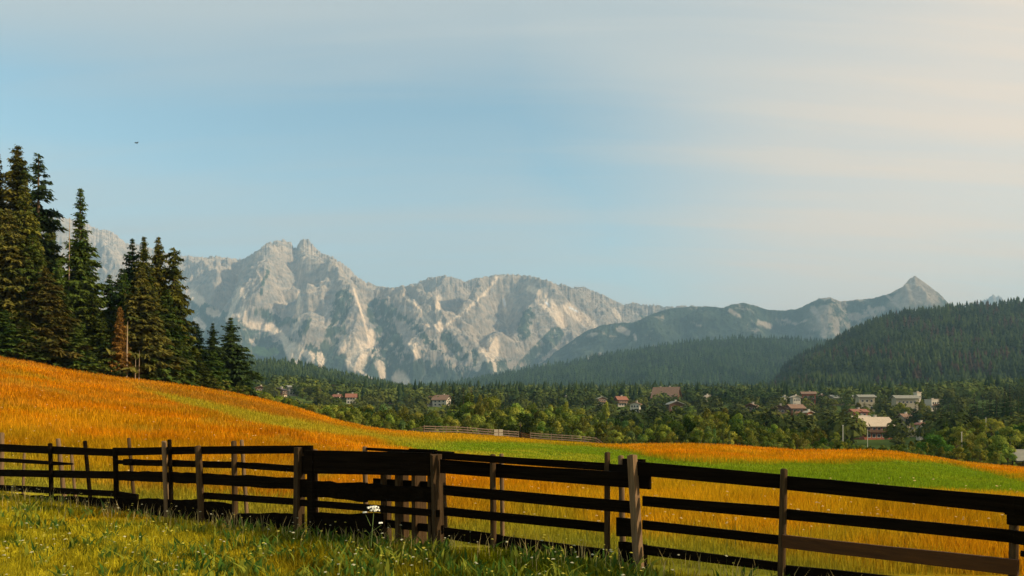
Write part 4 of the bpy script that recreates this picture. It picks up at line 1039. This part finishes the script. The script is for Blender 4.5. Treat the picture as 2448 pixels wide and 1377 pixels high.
def house(px, base, wpx, label, hh=6.0, ratio=0.8, wall=M_white, upper=M_timber, roof=M_rbrown, turn=20, gable=True, pitch=0.38, chim=1, balcony=True, over=0.9, name='house', Y=None, nwin=3, flat=False, lift=0.0):
    Y = Y or depth_for_base(px, base)
    Wd = wpx / F * Y; x = (px - CX) / F * Y; gz = EYE + (HY - base) / F * Y
    gz = gz + lift
    # gable=True: the gable end faces the camera; else the long eaves side does
    D = Wd * ratio; a, b = Wd / 2, D / 2
    r = empty(name, (x, Y, gz), R(turn)); tag(r, label, 'house', None); hs = hh
    split = upper is not None and hh > 4.5; zl = hh * .48 if split else hh
    m1 = MB(); m1.box(-a, a, -b, b, -3.5, zl)
    rise = (a if gable else b) * pitch * 2 * .5 * 1.0
    if flat: rise = 0
    if not split:
        if gable and not flat: m1.add([(-a, -b, zl), (a, -b, zl), (0, -b, zl + rise), (-a, b, zl), (a, b, zl), (0, b, zl + rise)], [(0, 1, 2), (4, 3, 5)])
        elif not flat: m1.add([(-a, -b, zl), (-a, b, zl), (-a, 0, zl + rise), (a, -b, zl), (a, b, zl), (a, 0, zl + rise)], [(1, 0, 2), (3, 4, 5)])
        m1.build('wall', wall, r)
    else:
        m1.build('wall', wall, r); m2 = MB(); e = .12; m2.box(-a - e, a + e, -b - e, b + e, zl, hh)
        if gable and not flat: m2.add([(-a - e, -b - e, hh), (a + e, -b - e, hh), (0, -b - e, hh + rise), (-a - e, b + e, hh), (a + e, b + e, hh), (0, b + e, hh + rise)], [(0, 1, 2), (4, 3, 5)])
        elif not flat: m2.add([(-a - e, -b - e, hh), (-a - e, b + e, hh), (-a - e, 0, hh + rise), (a + e, -b - e, hh), (a + e, b + e, hh), (a + e, 0, hh + rise)], [(1, 0, 2), (3, 4, 5)])
        m2.build('upper_wall', upper, r)
    o = over; th = .28; m3 = MB()
    if flat:
        m3.box(-a - .3, a + .3, -b - .3, b + .3, hh + .01, hh + .5)
    else:
        run = a if gable else b; L = (b if gable else a) + o; k = rise / run
        for s in (-1, 1):
            e0 = (0, hh + rise + .02); e1 = (s * (run + o), hh - k * o + .02)
            q = []
            for l in (-L, L):
                for (c, z) in ((e0[0], e0[1]), (e1[0], e1[1]), (e1[0], e1[1] + th), (e0[0], e0[1] + th)):
                    q.append((c, l, z) if gable else (l, c, z))
            if gable: m3.add(q, [(0, 1, 2, 3), (7, 6, 5, 4), (0, 4, 5, 1), (3, 2, 6, 7), (1, 5, 6, 2), (0, 3, 7, 4)])
            else: m3.add(q, [(0, 1, 2, 3), (7, 6, 5, 4), (0, 4, 5, 1), (3, 2, 6, 7), (1, 5, 6, 2), (0, 3, 7, 4)])
    rf = m3.build('roof', roof, r)
    for c in range(chim):
        m4 = MB(); cx_ = (0.25 + .3 * c) * a * (1 if c % 2 == 0 else -1); cy = .2 * b; ht = hh + rise + .9
        m4.box(cx_ - .45, cx_ + .45, cy - .45, cy + .45, hh, ht); m4.box(cx_ - .55, cx_ + .55, cy - .55, cy + .55, ht + .02, ht + .2); m4.build('chimney', M_white, rf)
    if wpx >= 13:
        for lv, zz in enumerate((hh * .26, hh * .72) if hh > 4.5 else (hh * .5,)):
            for i in range(nwin):
                xx = (-1 + 2 * (i + .5) / nwin) * a * .86
                window(r, xx, -b - (.12 if (split and zz > zl) else 0), zz, min(1.3, Wd / nwin * .5), 1.2, 0, -1)
            for i in range(2):
                window(r, a + (.12 if (split and zz > zl) else 0), (-.5 + i) * b, zz, 1.1, 1.2, 1, 0)
        m6 = MB(); m6.box(a * .45, a * .45 + 1.1, -b - .08, -b - .005, 0, 2.1); m6.build('door', M_timber, r)
    if balcony and split and wpx >= 18:
        m5 = MB(); m5.box(-a * .95, a * .95, -b - 1.2, -b - .125, zl + .05, zl + .2); m5.box(-a * .95, a * .95, -b - 1.2, -b - 1.12, zl + .21, zl + 1.1); m5.build('balcony', M_timber if upper is not M_timber else M_rbrown, r)
    HOUSES.append((px, base, wpx, Y, HY - F * (gz + hh + rise - EYE) / Y))
    return r

H = house
H(622, 946, 20, 'small pinkish house at the left edge of the village beside the spruce stand', 5.5, wall=M_cream, roof=M_rbrown)
H(655, 930, 17, 'white house highest up on the left village slope', 6, wall=M_white, roof=M_rbrown, turn=30)
H(664, 939, 20, 'white chalet just below the highest house on the left slope', 6, turn=25, roof=M_rbrown)
H(669, 955, 26, 'dark timber chalet with pink plaster, lowest of the left cluster', 6, wall=M_cream, roof=M_rdark, turn=-15)
H(699, 946, 24, 'cream white house right of the left cluster', 6, wall=M_white, upper=None, roof=M_rgrey, turn=35, gable=False)
H(796, 946, 26, 'red brown house upper left of the red-roofed group', 7, wall=M_red, upper=M_red, roof=M_rred, turn=15)
H(829, 951, 18, 'white gabled house in the red-roofed group', 7, wall=M_white, roof=M_rbrown, turn=30)
H(845, 950, 14, 'orange brown house at the right of the red-roofed group', 7, wall=M_red, upper=None, roof=M_rred, turn=0, gable=False)
H(840, 966, 22, 'wide house with a red tiled roof facing the meadow', 5, upper=None, roof=M_rred, gable=False, turn=8, pitch=.75)
H(806, 966, 15, 'low house with a brown red roof left of the wide red roof', 5, upper=None, roof=M_rred, gable=False, turn=-10, pitch=.7)
H(918, 960, 13, 'tiny white and pink gable among trees left of the centre', 6, wall=M_cream, roof=M_rred)
H(937, 966, 15, 'tiny orange red roof among trees left of the centre', 5, wall=M_red, upper=None, roof=M_rred, gable=False)
H(1024, 972, 20, 'white chalet gable left of the wide tan roof', 6, wall=M_white, roof=M_rbrown, turn=35)
H(1056, 972, 36, 'house with a wide tan roof left of the dark conifers', 5, wall=M_white, upper=None, roof=M_rbrown, gable=False, turn=-18, pitch=.7)
H(1275, 962, 14, 'tiny white house in the trees above the crest fence', 5, upper=None, roof=M_rpale, gable=False)
H(1353, 970, 9, 'narrow white wall glimpsed between trees right of the tiny white house', 6, upper=None, roof=M_rdark)
H(1398, 968, 24, 'grey roofed chalet, first of a row in the middle of the village', 5, roof=M_rgrey, turn=15)
H(1435, 970, 22, 'grey gabled chalet right of a dark spruce in the middle', 5, roof=M_rgrey, turn=25)
H(1484, 972, 24, 'chalet with a salmon orange roof in the middle of the village', 5, roof=M_rred, gable=False, turn=20, pitch=.7)
H(1519, 986, 22, 'white house low among the trees in the middle', 5, upper=None, roof=M_rbrown, turn=-20)
H(1553, 966, 32, 'dark gabled chalet left of the big hotel', 6, wall=M_timber, roof=M_rgrey, turn=5)
H(1593, 968, 56, 'big hotel with a huge brown grey roof and white chimneys on its ridge', 6, wall=M_timber, roof=M_rbrown, gable=False, turn=-24, pitch=1.0, chim=2, over=1.4)
H(1612, 984, 36, 'long low chalet with a pale roof edge below the big hotel', 4.4, roof=M_rgrey, gable=True, turn=10, upper=None, wall=M_timber)
H(1690, 968, 18, 'white house with a broken gable right of the big hotel', 6, upper=None, roof=M_rpale, turn=30)
H(1746, 962, 54, 'wide dark chalet with a long low roof on the skyline', 6, wall=M_timber, roof=M_rdark, turn=-25, pitch=.3)
H(1796, 996, 28, 'dark chalet with white chimney left of the orange terrace house', 6, wall=M_timber, roof=M_rbrown, turn=-30)
H(1862, 1004, 32, 'brown gabled chalet with an orange terrace', 6.5, wall=M_red, roof=M_rbrown, turn=-20)
H(1900, 1001, 34, 'wide brown grey roofed chalet right of the orange terrace house', 6, wall=M_red, roof=M_rbrown, gable=False, turn=12, pitch=.55)
H(1932, 1014, 15, 'small red timber gable in front of the wide brown roof', 6, wall=M_cream, upper=M_red, roof=M_rpale)
H(1875, 974, 9, 'narrow white house wall between trees above the brown chalets', 7, upper=None, roof=M_rgrey)
H(1901, 974, 19, 'white gabled house above the brown chalets', 7, upper=None, roof=M_rpale, turn=10)
H(1932, 972, 30, 'orange red terraced house on the slope', 9, wall=M_red, upper=M_red, roof=M_rbrown, gable=False, turn=-12, nwin=5)
H(1963, 966, 16, 'small pale pink house right of the orange red terraced one', 6, wall=M_cream, upper=None, roof=M_rred, turn=20)
H(2010, 968, 54, 'long flat-roofed grey green hall at the back of the village', 5, wall=M_conc, upper=None, roof=M_rgrey, gable=False, turn=6, pitch=.3, balcony=False)
H(2068, 984, 38, 'left beige hall with a grey roof', 9, wall=M_conc, upper=None, roof=M_rgrey, gable=False, turn=4, pitch=.45, chim=0, ratio=.5)
H(2155, 962, 20, 'small grey roofed house behind the beige hall', 6, upper=None, roof=M_rgrey, gable=False, pitch=.8)
H(2163, 988, 54, 'long beige hall with dark windows and a grey roof', 9, wall=M_conc, upper=None, roof=M_rgrey, gable=False, turn=3, pitch=.5, chim=0, ratio=.4, nwin=5)
H(2193, 972, 13, 'white tower-like house end beside the long hall', 9, upper=None, roof=M_rpale, flat=True)
H(2228, 984, 24, 'white house with a bright flat upper storey right of the long hall', 7, wall=M_white, upper=M_white, roof=M_rpale, flat=True, nwin=3)
H(2050, 1012, 34, 'red roofed house below the left beige hall', 6, wall=M_white, upper=M_red, roof=M_rred, gable=False, turn=8)
H(2056, 1024, 36, 'white house with a red balcony below the red roof', 5, wall=M_white, upper=M_red, roof=M_rpale, gable=False, turn=-8, pitch=.35)
H(2086, 1050, 78, 'large brown timber house with a long pale metal roof nearest to the meadow', 5.6, wall=M_red, upper=M_red, roof=M_rpale, gable=False, turn=12, pitch=.75, ratio=.6, nwin=5)
H(2164, 1022, 26, 'tan roofed house below the long hall', 5, wall=M_cream, upper=None, roof=M_rbrown, gable=False, pitch=.7)
H(2178, 1044, 34, 'low grey flat-roofed building behind the front trees', 3.4, wall=M_conc, upper=None, roof=M_rgrey, flat=True, chim=0, balcony=False)
H(2200, 1052, 14, 'small white gable wall behind the lush green tree', 6, upper=None, roof=M_rred, turn=15)
H(2282, 952, 18, 'white building high on the slope at the right', 7, upper=None, roof=M_rpale, flat=True)
H(2250, 956, 18, 'low pale building left of the high white one', 4, upper=None, roof=M_rpale, flat=True, chim=0)
H(2330, 936, 12, 'tiny white building highest on the right slope', 5, upper=None, roof=M_rpale, flat=True, chim=0)
H(2466, 1120, 70, 'grey roofed hut cut off by the right edge just behind the crest', 1.5, wall=M_timber, upper=None, roof=M_rgrey, gable=False, turn=-10, pitch=.6, Y=118, chim=0)

# ================================================================= woodland belt and village trees
KINDB = ['round', 'oval', 'loose', 'dark', 'cone', 'spike']
TOPP = [(560, 925), (620, 938), (700, 958), (800, 968), (880, 962), (960, 972), (1060, 985), (1100, 950), (1180, 948), (1250, 965), (1330, 965), (1400, 985), (1500, 1000), (1560, 1000), (1640, 985), (1700, 968), (1760, 985), (1830, 1005), (1900, 1010), (1990, 1028), (2060, 1062), (2130, 1066), (2200, 1040), (2280, 1000), (2360, 1005), (2448, 1008), (2700, 1005)]
def clear_top(px, Y, top, w, keep=0.42):
    """keep houses in view: a tree in front of one stays below its upper half"""
    for hx, hb, hw, hY, ht in HOUSES:
        if hY > Y and abs(px - hx) < hw * .42 + w * .28:
            lim = ht + (hb - ht) * keep
            if top < lim: top = lim
    return top
def zone(px):
    for a, s in [(640, 'beside the spruce stand'), (760, 'below the left village cluster'), (900, 'below the red-roofed houses'), (1040, 'left of the dark conifers'), (1180, 'behind the left crest fence'), (1320, 'behind the fence gap'), (1460, 'behind the right crest fence'),
                 (1560, 'left of the big hotel'), (1680, 'below the big hotel'), (1800, 'behind the orange hump'), (1920, 'below the brown chalets'), (2040, 'behind the hump end'), (2160, 'before the timber house'), (2290, 'behind the green rise'), (9999, 'near the right edge')]:
        if px < a: return s
TONE = {'round': 'rounded olive green', 'oval': 'upright oval green', 'loose': 'loose yellow green', 'dark': 'rounded dark green', 'cone': 'pointed olive green', 'spike': 'slender pale green', 'bush': 'low light green', 'lush': 'lush bright green'}
NB = [0]
def belt(px, Y, top, k=None, wpx=None, row='front', lab=None):
    k = k or random.choices(KINDB, (4, 4, 3, 4, 3, 1))[0]
    x = (px - CX) / F * Y; gz = float(ground_z(x, Y)); base = HY - F * (gz - EYE) / Y
    if base - top < 10: return
    w = wpx or (base - top) * {'round': .8, 'oval': .62, 'loose': .72, 'dark': .78, 'cone': .6, 'spike': .36, 'bush': 1.1, 'lush': .75}[k] * random.uniform(.78, 1.1)
    nt_ = clear_top(px, Y, top, w)
    if nt_ != top:
        w *= max(.5, (base - nt_) / max(1, base - top)); top = nt_
        if base - top < 8: return
    NB[0] += 1
    nm = {'front': 'in the front row', 'middle': 'mid belt', 'back': 'at the belt back', 'village': 'between the houses'}[row]
    place(('broadleaf_tree' if k != 'bush' else 'bush', BR[k], bt), px, Y, top, w, lab or f'{TONE[k]} {"tree" if k != "bush" else "bush"} {nm}, {zone(px)}', f'{"trees" if k != "bush" else "bushes"} of the woodland belt behind the meadow', 'tree' if k != 'bush' else 'bush')
def conif(px, Y, top, w=None, k=None, lab=None, row='middle'):
    k = k or random.choice(['far1', 'far2']); x = (px - CX) / F * Y; gz = float(ground_z(x, Y)); base = HY - F * (gz - EYE) / Y
    if base - top < 8: return
    w = w or max(9, (base - top) * .34); top = clear_top(px, Y, top, w)
    if base - top < 8: return
    nm = {'middle': 'in the belt', 'village': 'between the village houses'}[row]
    place(('spruce_tree', SPR[k], tk), px, Y, top, w, lab or f'{"dark" if k == "far1" else "green"} pointed conifer {nm}, {zone(px)}', 'conifers of the valley')

# named ones
belt(1245, rdep(1245) + 9, 985, 'dark', 110, lab='big dark round tree behind the gap of the crest fence')
belt(1150, rdep(1150) + 26, 937, 'loose', 62, lab='tall yellow green tree right of the dark conifers, behind the crest fence')
belt(1355, rdep(1355) + 40, 935, 'cone', 62, lab='tall pale green pointed tree right of the tiny white house')
belt(1450, rdep(1450) + 60, 925, 'cone', 56, lab='tall light green pointed tree between the grey roofed chalets')
for q in [(1085, 930, 40), (1108, 925, 44), (1128, 933, 36), (1168, 930, 34), (1196, 934, 34)]: conif(q[0], 165, q[1], q[2], 'far1', 'dark conifer of the close group above the left part of the crest fence')
conif(1275, 320, 918, 22, 'far1', 'dark spire conifer left of the tiny white house'); conif(1336, 300, 921, 22, 'far1', 'dark spire conifer above the right half of the crest fence')
conif(1393, 300, 920, 20, 'far1', 'narrow dark conifer above the grey roofed chalet'); conif(1441, 300, 920, 22, 'far2', 'tall dark spire conifer beside the grey gabled chalet')
belt(2236, rdep(2236) + 12, 992, 'lush', 120, lab='big lush bright green tree at the edge of the green rise')
belt(2370, rdep(2370) + 42, 1003, 'round', 78, lab='rounded yellow green tree left of the right edge, behind the crest')
belt(2428, rdep(2428) + 30, 1010, 'lush', 90, lab='bright green tree above the grey roofed hut')
belt(2318, rdep(2318) + 40, 1020, 'loose', 66, lab='tan green tree with a tall pole before it')
for q in [(1708, 1022, 13), (1728, 1012, 15), (1743, 1030, 14), (1687, 1052, 16), (1790, 1042, 34), (1768, 1040, 24), (1497, 1040, 24), (1310, 1028, 20), (1410, 1030, 26), (1362, 1038, 20)]:
    belt(q[0], rdep(q[0]) + 5, q[1], 'spike' if q[2] < 20 else 'bush', q[2])
# rows of the belt
random.seed(5)
for row, dY, step, drop in [('front', 8, 31, 34), ('front', 15, 36, 22), ('middle', 26, 34, 12), ('middle', 40, 36, 6), ('back', 60, 36, 0)]:
    px = 612
    while px < 2490:
        Y = rdep(px) + dY + random.uniform(-3, 5); tp = float(lerp_poly(px, TOPP))
        b = float(lerp_poly(px, RIDGE)); gap = b - tp
        top = tp + drop / 60 * gap + random.uniform(-.10, .20) * gap * .8
        if px < 900 and row != 'front': top = max(top, b - gap * .9)
        if random.random() < .13 and row != 'front': conif(px, Y, top - 6)
        else: belt(px, Y, min(top, b - 12), row=row)
        px += step * random.uniform(.75, 1.25) * (0.7 if px < 950 else 1)
# bushes fringing the crest
px = 620
while px < 2470:
    belt(px, rdep(px) + 4 + random.uniform(0, 3), float(lerp_poly(px, RIDGE)) - random.uniform(10, 24), 'bush', random.uniform(20, 40)); px += random.uniform(26, 60)
# trees between the houses, down the valley
def vtree(n, Y0, Y1, x0, x1, hm, con=.55):
    for i in range(n):
        Y = random.uniform(Y0, Y1); px = random.uniform(x0, x1); x = (px - CX) / F * Y; gz = float(ground_z(x, Y)); h = hm * random.uniform(.6, 1.15)
        top = HY - F * (gz + h - EYE) / Y
        if random.random() < con: conif(px, Y, top, h * .36 / Y * F, row='village')
        else: belt(px, Y, top, None, h * .75 / Y * F, 'village')
vtree(40, 230, 420, 620, 2480, 11, .3); vtree(95, 400, 760, 620, 2300, 13, .55); vtree(34, 330, 560, 1780, 2330, 13, .6)
# the dark conifer wood at the right edge
for i in range(34):
    px = 2235 + (i % 17) * 15 + random.uniform(-6, 6); Y = 270 + 60 * (i // 17) + random.uniform(-20, 20)
    top = float(lerp_poly(px, [(2230, 968), (2290, 955), (2330, 945), (2370, 925), (2400, 912), (2448, 908), (2500, 900)])) + random.uniform(-4, 26) + (18 if i < 17 else 0)
    x = (px - CX) / F * Y
    place(('spruce_tree', SPR[random.choice(['far1', 'far2', 'far1'])], tk), px, Y, clear_top(px, Y, top, 20, .2), random.uniform(30, 44), 'dark spruce of the wood at the right edge below the hill', 'dark spruces of the wood at the right edge')
# poles
pm = simple_mat('pale_pole', (0.55, 0.5, 0.4), 0.7, 0.1)
for px, Y0, top, bot, w, lab in [(2015, 30, 1018, 1062, 2.8, 'tall white pole behind the crest left of the timber house'), (2074, 60, 1030, 1055, 2, 'thin pole before the pale roofed timber house'), (2299, 12, 1034, 1110, 2.8, 'tall grey pole behind the crest right of the lush tree'), (2308, 60, 1031, 1060, 2, 'thin pole just right of the tall grey one'), (2357, 40, 1000, 1060, 2, 'thin dark pole left of the right edge trees')]:
    Y = rdep(px) + Y0; x = (px - CX) / F * Y; gz = float(ground_z(x, Y)); zt = EYE + (HY - top) / F * Y; r_ = w / F * Y / 2.6
    t = empty('utility_pole', (x, Y, gz)); tag(t, lab, 'pole', 'poles among the trees')
    mb = MB(); mb.tube((0, 0, -.5), (0, 0, zt - gz), r_ * 1.1, r_ * .8, 8); mb.build('shaft', pm, t)
    mb = MB(); mb.box(-r_ * 1.4, r_ * 1.4, -r_, r_, zt - gz + .01, zt - gz + .01 + r_ * 1.5); mb.build('cap', pm, t)

# ================================================================= wooded hills with their forests
def hill(name, ridge, px0, px1, nc, Yf, Yr, nr, zf, prof, col, label, ground, seed, amp=22, back=.5):
    px, X, Yg, Z, A, t = make_range(name, ridge, px0, px1, nc, Yf, Yr, nr, zf, prof, [], (amp * 9, amp), seed, None, 2.0, back, gain=1)
    c = np.broadcast_to(np.array(col), X.shape + (3,)) * (1 + .3 * fbm(X / 90, Yg / 90, 3, seed)[..., None])
    o = mesh_obj(name, np.stack([X, Yg, Z], -1).reshape(-1, 3), grid_faces(*X.shape), ground, cols=c.reshape(-1, 3).astype(np.float32)); tag(o, label, None, None, 'structure')
    return px, X, Yg, Z, t

def forest(name, grid, n, h, seed, label, c1, c2, rad=.26, lo=0.0, faces=5, hvar=.6, patch=None, keepclear=False, broad=0):
    """a far wood as one mass of small spires standing on a hill"""
    px, X, Yg, Z, t = grid; g = np.random.default_rng(seed); nr, nc = X.shape
    i = g.uniform(0, nr - 1.001, n); k = np.where(t[:, 0] <= 1.06)[0].max(); i = i * (k / (nr - 1)); j = g.uniform(0, nc - 1.001, n)
    i0, j0 = i.astype(int), j.astype(int); fi, fj = i - i0, j - j0
    def bil(G): return (G[i0, j0] * (1 - fi) + G[i0 + 1, j0] * fi) * (1 - fj) + (G[i0, j0 + 1] * (1 - fi) + G[i0 + 1, j0 + 1] * fi) * fj
    x, y, z = bil(X), bil(Yg), bil(Z)
    if keepclear:
        qx, qy = project(x, y, z + h * 1.1); ok = np.ones(n, bool)
        for hx, hb, hw, hY, ht in HOUSES: ok &= ~((y < hY + hw / F * hY) & (np.abs(qx - hx) < hw * .62) & (qy < ht + (hb - ht) * .6)) & ~((np.abs(y - hY) < hw / F * hY) & (np.abs(qx - hx) < hw * .8))
        x, y, z = x[ok], y[ok], z[ok]; n = len(x)
    hh = h * g.uniform(1 - hvar, 1 + hvar, n) * (1 + .2 * fbm(x / 120, y / 120, 2, seed)); r = hh * rad * g.uniform(.8, 1.3, n)
    lv = [(0.05, 1.0, .38), (0.34, .72, .68), (0.62, .42, 1.0)]
    V = []; fc = []; b = 0
    a0 = g.uniform(0, 6.28, n)
    for (zb, rr, zt) in lv:
        for q in range(faces):
            aa = a0 + q * 6.2832 / faces; jr = g.uniform(.7, 1.3, n); V.append(np.stack([x + np.cos(aa) * r * rr * jr, y + np.sin(aa) * r * rr * jr, z + hh * (zb + g.uniform(-.05, .05, n))], 1))
        V.append(np.stack([x, y, z + hh * (zt + .05)], 1))
        for q in range(faces): fc.append((b + q, b + (q + 1) % faces, b + faces))
        b += faces + 1
    if broad:      # round crowns: loose clumps of leaf-sized faces instead of spires
        V = []; fc = []; q = broad
        d = unit(g.normal(0, 1, (n, q, 3))); d[..., 2] = np.abs(d[..., 2]) * .9 + .1 * d[..., 2]
        lump = 1 + .3 * np.sin(d[..., 0] * 5 + a0[:, None]) * np.cos(d[..., 1] * 4 + a0[:, None] * 2)
        p = np.stack([x, y, z + hh * .28], 1)[:, None] + d * np.stack([r, r, hh * .62], 1)[:, None] * (lump * g.uniform(.7, 1.05, (n, q)))[..., None]
        tdn = unit(np.cross(d, g.normal(0, 1, d.shape))); sdn = np.cross(d, tdn); ls = (hh * .19 * (36 / q) ** .5 * 1.1)[:, None, None] * g.uniform(.6, 1.3, (n, q, 1)); bend = d * ls * .35
        V = np.concatenate([p - tdn * ls - bend, p + tdn * ls * .7 + sdn * ls * .8, p + tdn * ls * .5 - sdn * ls * .8 + bend], 2).reshape(n, q * 3, 3); b = q * 3
        fc = np.arange(b).reshape(-1, 3).tolist(); V = list(np.moveaxis(V, 1, 0))
    V = np.stack(V, 1); f = (np.arange(n)[:, None, None] * b + np.array(fc)[None]).reshape(-1, 3)
    kx = np.clip(.45 + 1.6 * fbm(x / 110, y / 110, 5, seed + 2, .65) + g.normal(0, .25, n), 0, 1)[:, None]
    c = np.array(c1)[None] * (1 - kx) + np.array(c2)[None] * kx
    if patch is not None: c = patch(x, y, z, c, g)
    c = np.repeat(c[:, None], b, 1)
    o = mesh_obj(name, V.reshape(-1, 3), f, lm_far, cols=c.reshape(-1, 3).astype(np.float32)); tag(o, label, None, None, 'stuff')

hg = vcol_mat('hill_ground', scale=.03, var=.3)
rE = [(1780, 985), (1840, 935), (1856, 912), (1868, 892), (1890, 872), (1930, 850), (1975, 832), (2020, 808), (2065, 785), (2120, 762), (2170, 752), (2230, 748), (2290, 742), (2330, 737), (2380, 735), (2420, 730), (2448, 728), (2520, 722), (2800, 720)]
gE = hill('wooded_hill', rE, 1790, 2800, 150, 950, 2000, 80, 15, lambda t: t ** 1.1, (.03, .04, .02), 'dark wooded hill rising on the right behind the village', hg, 501)
def pE(x, y, z, c, g):
    k = (fbm(x / 60, z / 25, 2, 555) > .22)[:, None] & (g.random(len(x)) < .6)[:, None]; return np.where(k, np.array((.060, .042, .026)), c)
forest('hill_forest', gE, 12500, 14.5, 61, 'dense dark forest covering the hill on the right', (.018, .034, .016), (.060, .085, .026), patch=pE)
rD = [(900, 950), (1000, 930), (1060, 920), (1130, 910), (1200, 898), (1280, 880), (1350, 870), (1420, 856), (1480, 845), (1550, 832), (1650, 818), (1750, 810), (1830, 808), (1900, 813), (1990, 820), (2100, 826), (2300, 840)]
gD = hill('wooded_ridge', rD, 900, 2250, 180, 1900, 3600, 70, 20, lambda t: t ** 1.15, (.03, .045, .025), 'blue green wooded ridge in the middle distance', hg, 502)
forest('ridge_forest', gD, 17000, 17, 62, 'dense forest covering the blue green ridge', (.018, .040, .020), (.055, .095, .036), faces=4)
rF = [(300, 870), (450, 862), (560, 862), (600, 866), (640, 872), (700, 874), (740, 886), (800, 899), (850, 908), (900, 918), (950, 934), (1000, 950), (1100, 965)]
gF = hill('left_wooded_slope', rF, 380, 1080, 110, 900, 1700, 50, 15, lambda t: t ** 1.1, (.035, .05, .02), 'green wooded slope behind the left part of the village', hg, 503)
forest('slope_forest', gF, 7500, 12, 63, 'mixed forest covering the slope behind the left village', (.020, .040, .018), (.065, .095, .025))
# mixed woods on the valley floor between the village and the hills
nf = 0; g = np.random.default_rng(9)
class _G: pass
pxs = np.linspace(560, 2560, 160); Yv = np.geomspace(560, 1500, 60)[:, None]; Xv = (pxs[None] - CX) / F * Yv; Yv2 = np.repeat(Yv, 160, 1); Zv = ground_z(Xv, Yv2)
forest('valley_woods', (pxs, Xv, Yv2, Zv, np.linspace(0, 1, 60)[:, None]), 3600, 8.5, 64, 'mixed woods on the valley floor behind the village', (.04, .065, .018), (.15, .175, .035), rad=.48, broad=100)

forest('valley_conifers', (pxs, Xv, Yv2, Zv, np.linspace(0, 1, 60)[:, None]), 1500, 11, 66, 'pointed conifers mixed through the woods behind the village', (.018, .034, .014), (.05, .075, .022), keepclear=True)
Yv = np.geomspace(215, 620, 60)[:, None]; Xv = (pxs[None] - CX) / F * Yv; Yv2 = np.repeat(Yv, 160, 1); Zv = ground_z(Xv, Yv2)
forest('village_woods', (pxs, Xv, Yv2, Zv, np.linspace(0, 1, 60)[:, None]), 1500, 7, 65, 'mixed undergrowth and young trees filling the village slope', (.03, .045, .012), (.11, .12, .025), rad=.48, keepclear=True, broad=200)

# --- one bird in the sky, one tall umbel flower by the boarded section
bk = simple_mat('bird_feather', (0.02, 0.02, 0.02), 0.8)
b_ = empty('bird', P(326, 342, 60)); tag(b_, 'tiny dark bird gliding in the sky above the spruces', 'bird')
mb = MB(); mb.tube((-.10, 0, 0), (.10, 0, 0), .03, .012, 8, 3, 0, .03); mb.build('body', bk, b_, True)
for s in (-1, 1):
    mb = MB(); mb.hexa([(-.04, 0, 0), (.05, 0, 0), (.02, s * .22, .05), (-.03, s * .22, .05), (-.04, 0, .012), (.05, 0, .012), (.02, s * .22, .06), (-.03, s * .22, .06)]); mb.build('wing', bk, b_)
b_.rotation_euler = (0, R(20), R(60))
fY = 9.6; fx = (886 - CX) / F * fY; fz = float(ground_z(fx, fY))
fl = empty('umbel_flower', (fx, fY, fz)); tag(fl, 'tall white umbel flower standing before the boarded fence section', 'flower')
gm_ = simple_mat('flower_stem', (0.14, 0.20, 0.05), .8); wm_ = simple_mat('flower_white', (0.82, 0.80, 0.66), .8, .1)
topz = EYE + (HY - 1215) / F * fY - fz
mb = MB(); mb.tube((0, 0, 0), (.04, 0, topz), .005, .004, 6); mb.tube((0, 0, topz * .6), (-.06, 0, topz * .86), .003, .002, 5); mb.tube((0, 0, topz * .45), (.13, 0, topz * .62), .003, .002, 5); mb.build('stem', gm_, fl)
for cx_, cz_, rr in ((.04, topz, .085), (-.06, topz * .87, .03), (.13, topz * .63, .03), (.06, topz * .93, .07)):
    mb = MB(); random.seed(3)
    for i in range(int(26 * rr / .085) + 6):
        a = random.uniform(0, 6.28); q = rr * math.sqrt(random.random()); c = Vector((cx_ + math.cos(a) * q, math.sin(a) * q, cz_ + .015 - q * q * 2)); mb.tube(c, c + Vector((0, 0, .01)), .011, .009, 6, 1, 0, .004)
    mb.build('flower_head', wm_, fl)
print('belt trees', NB[0], 'objects', len(S.objects))
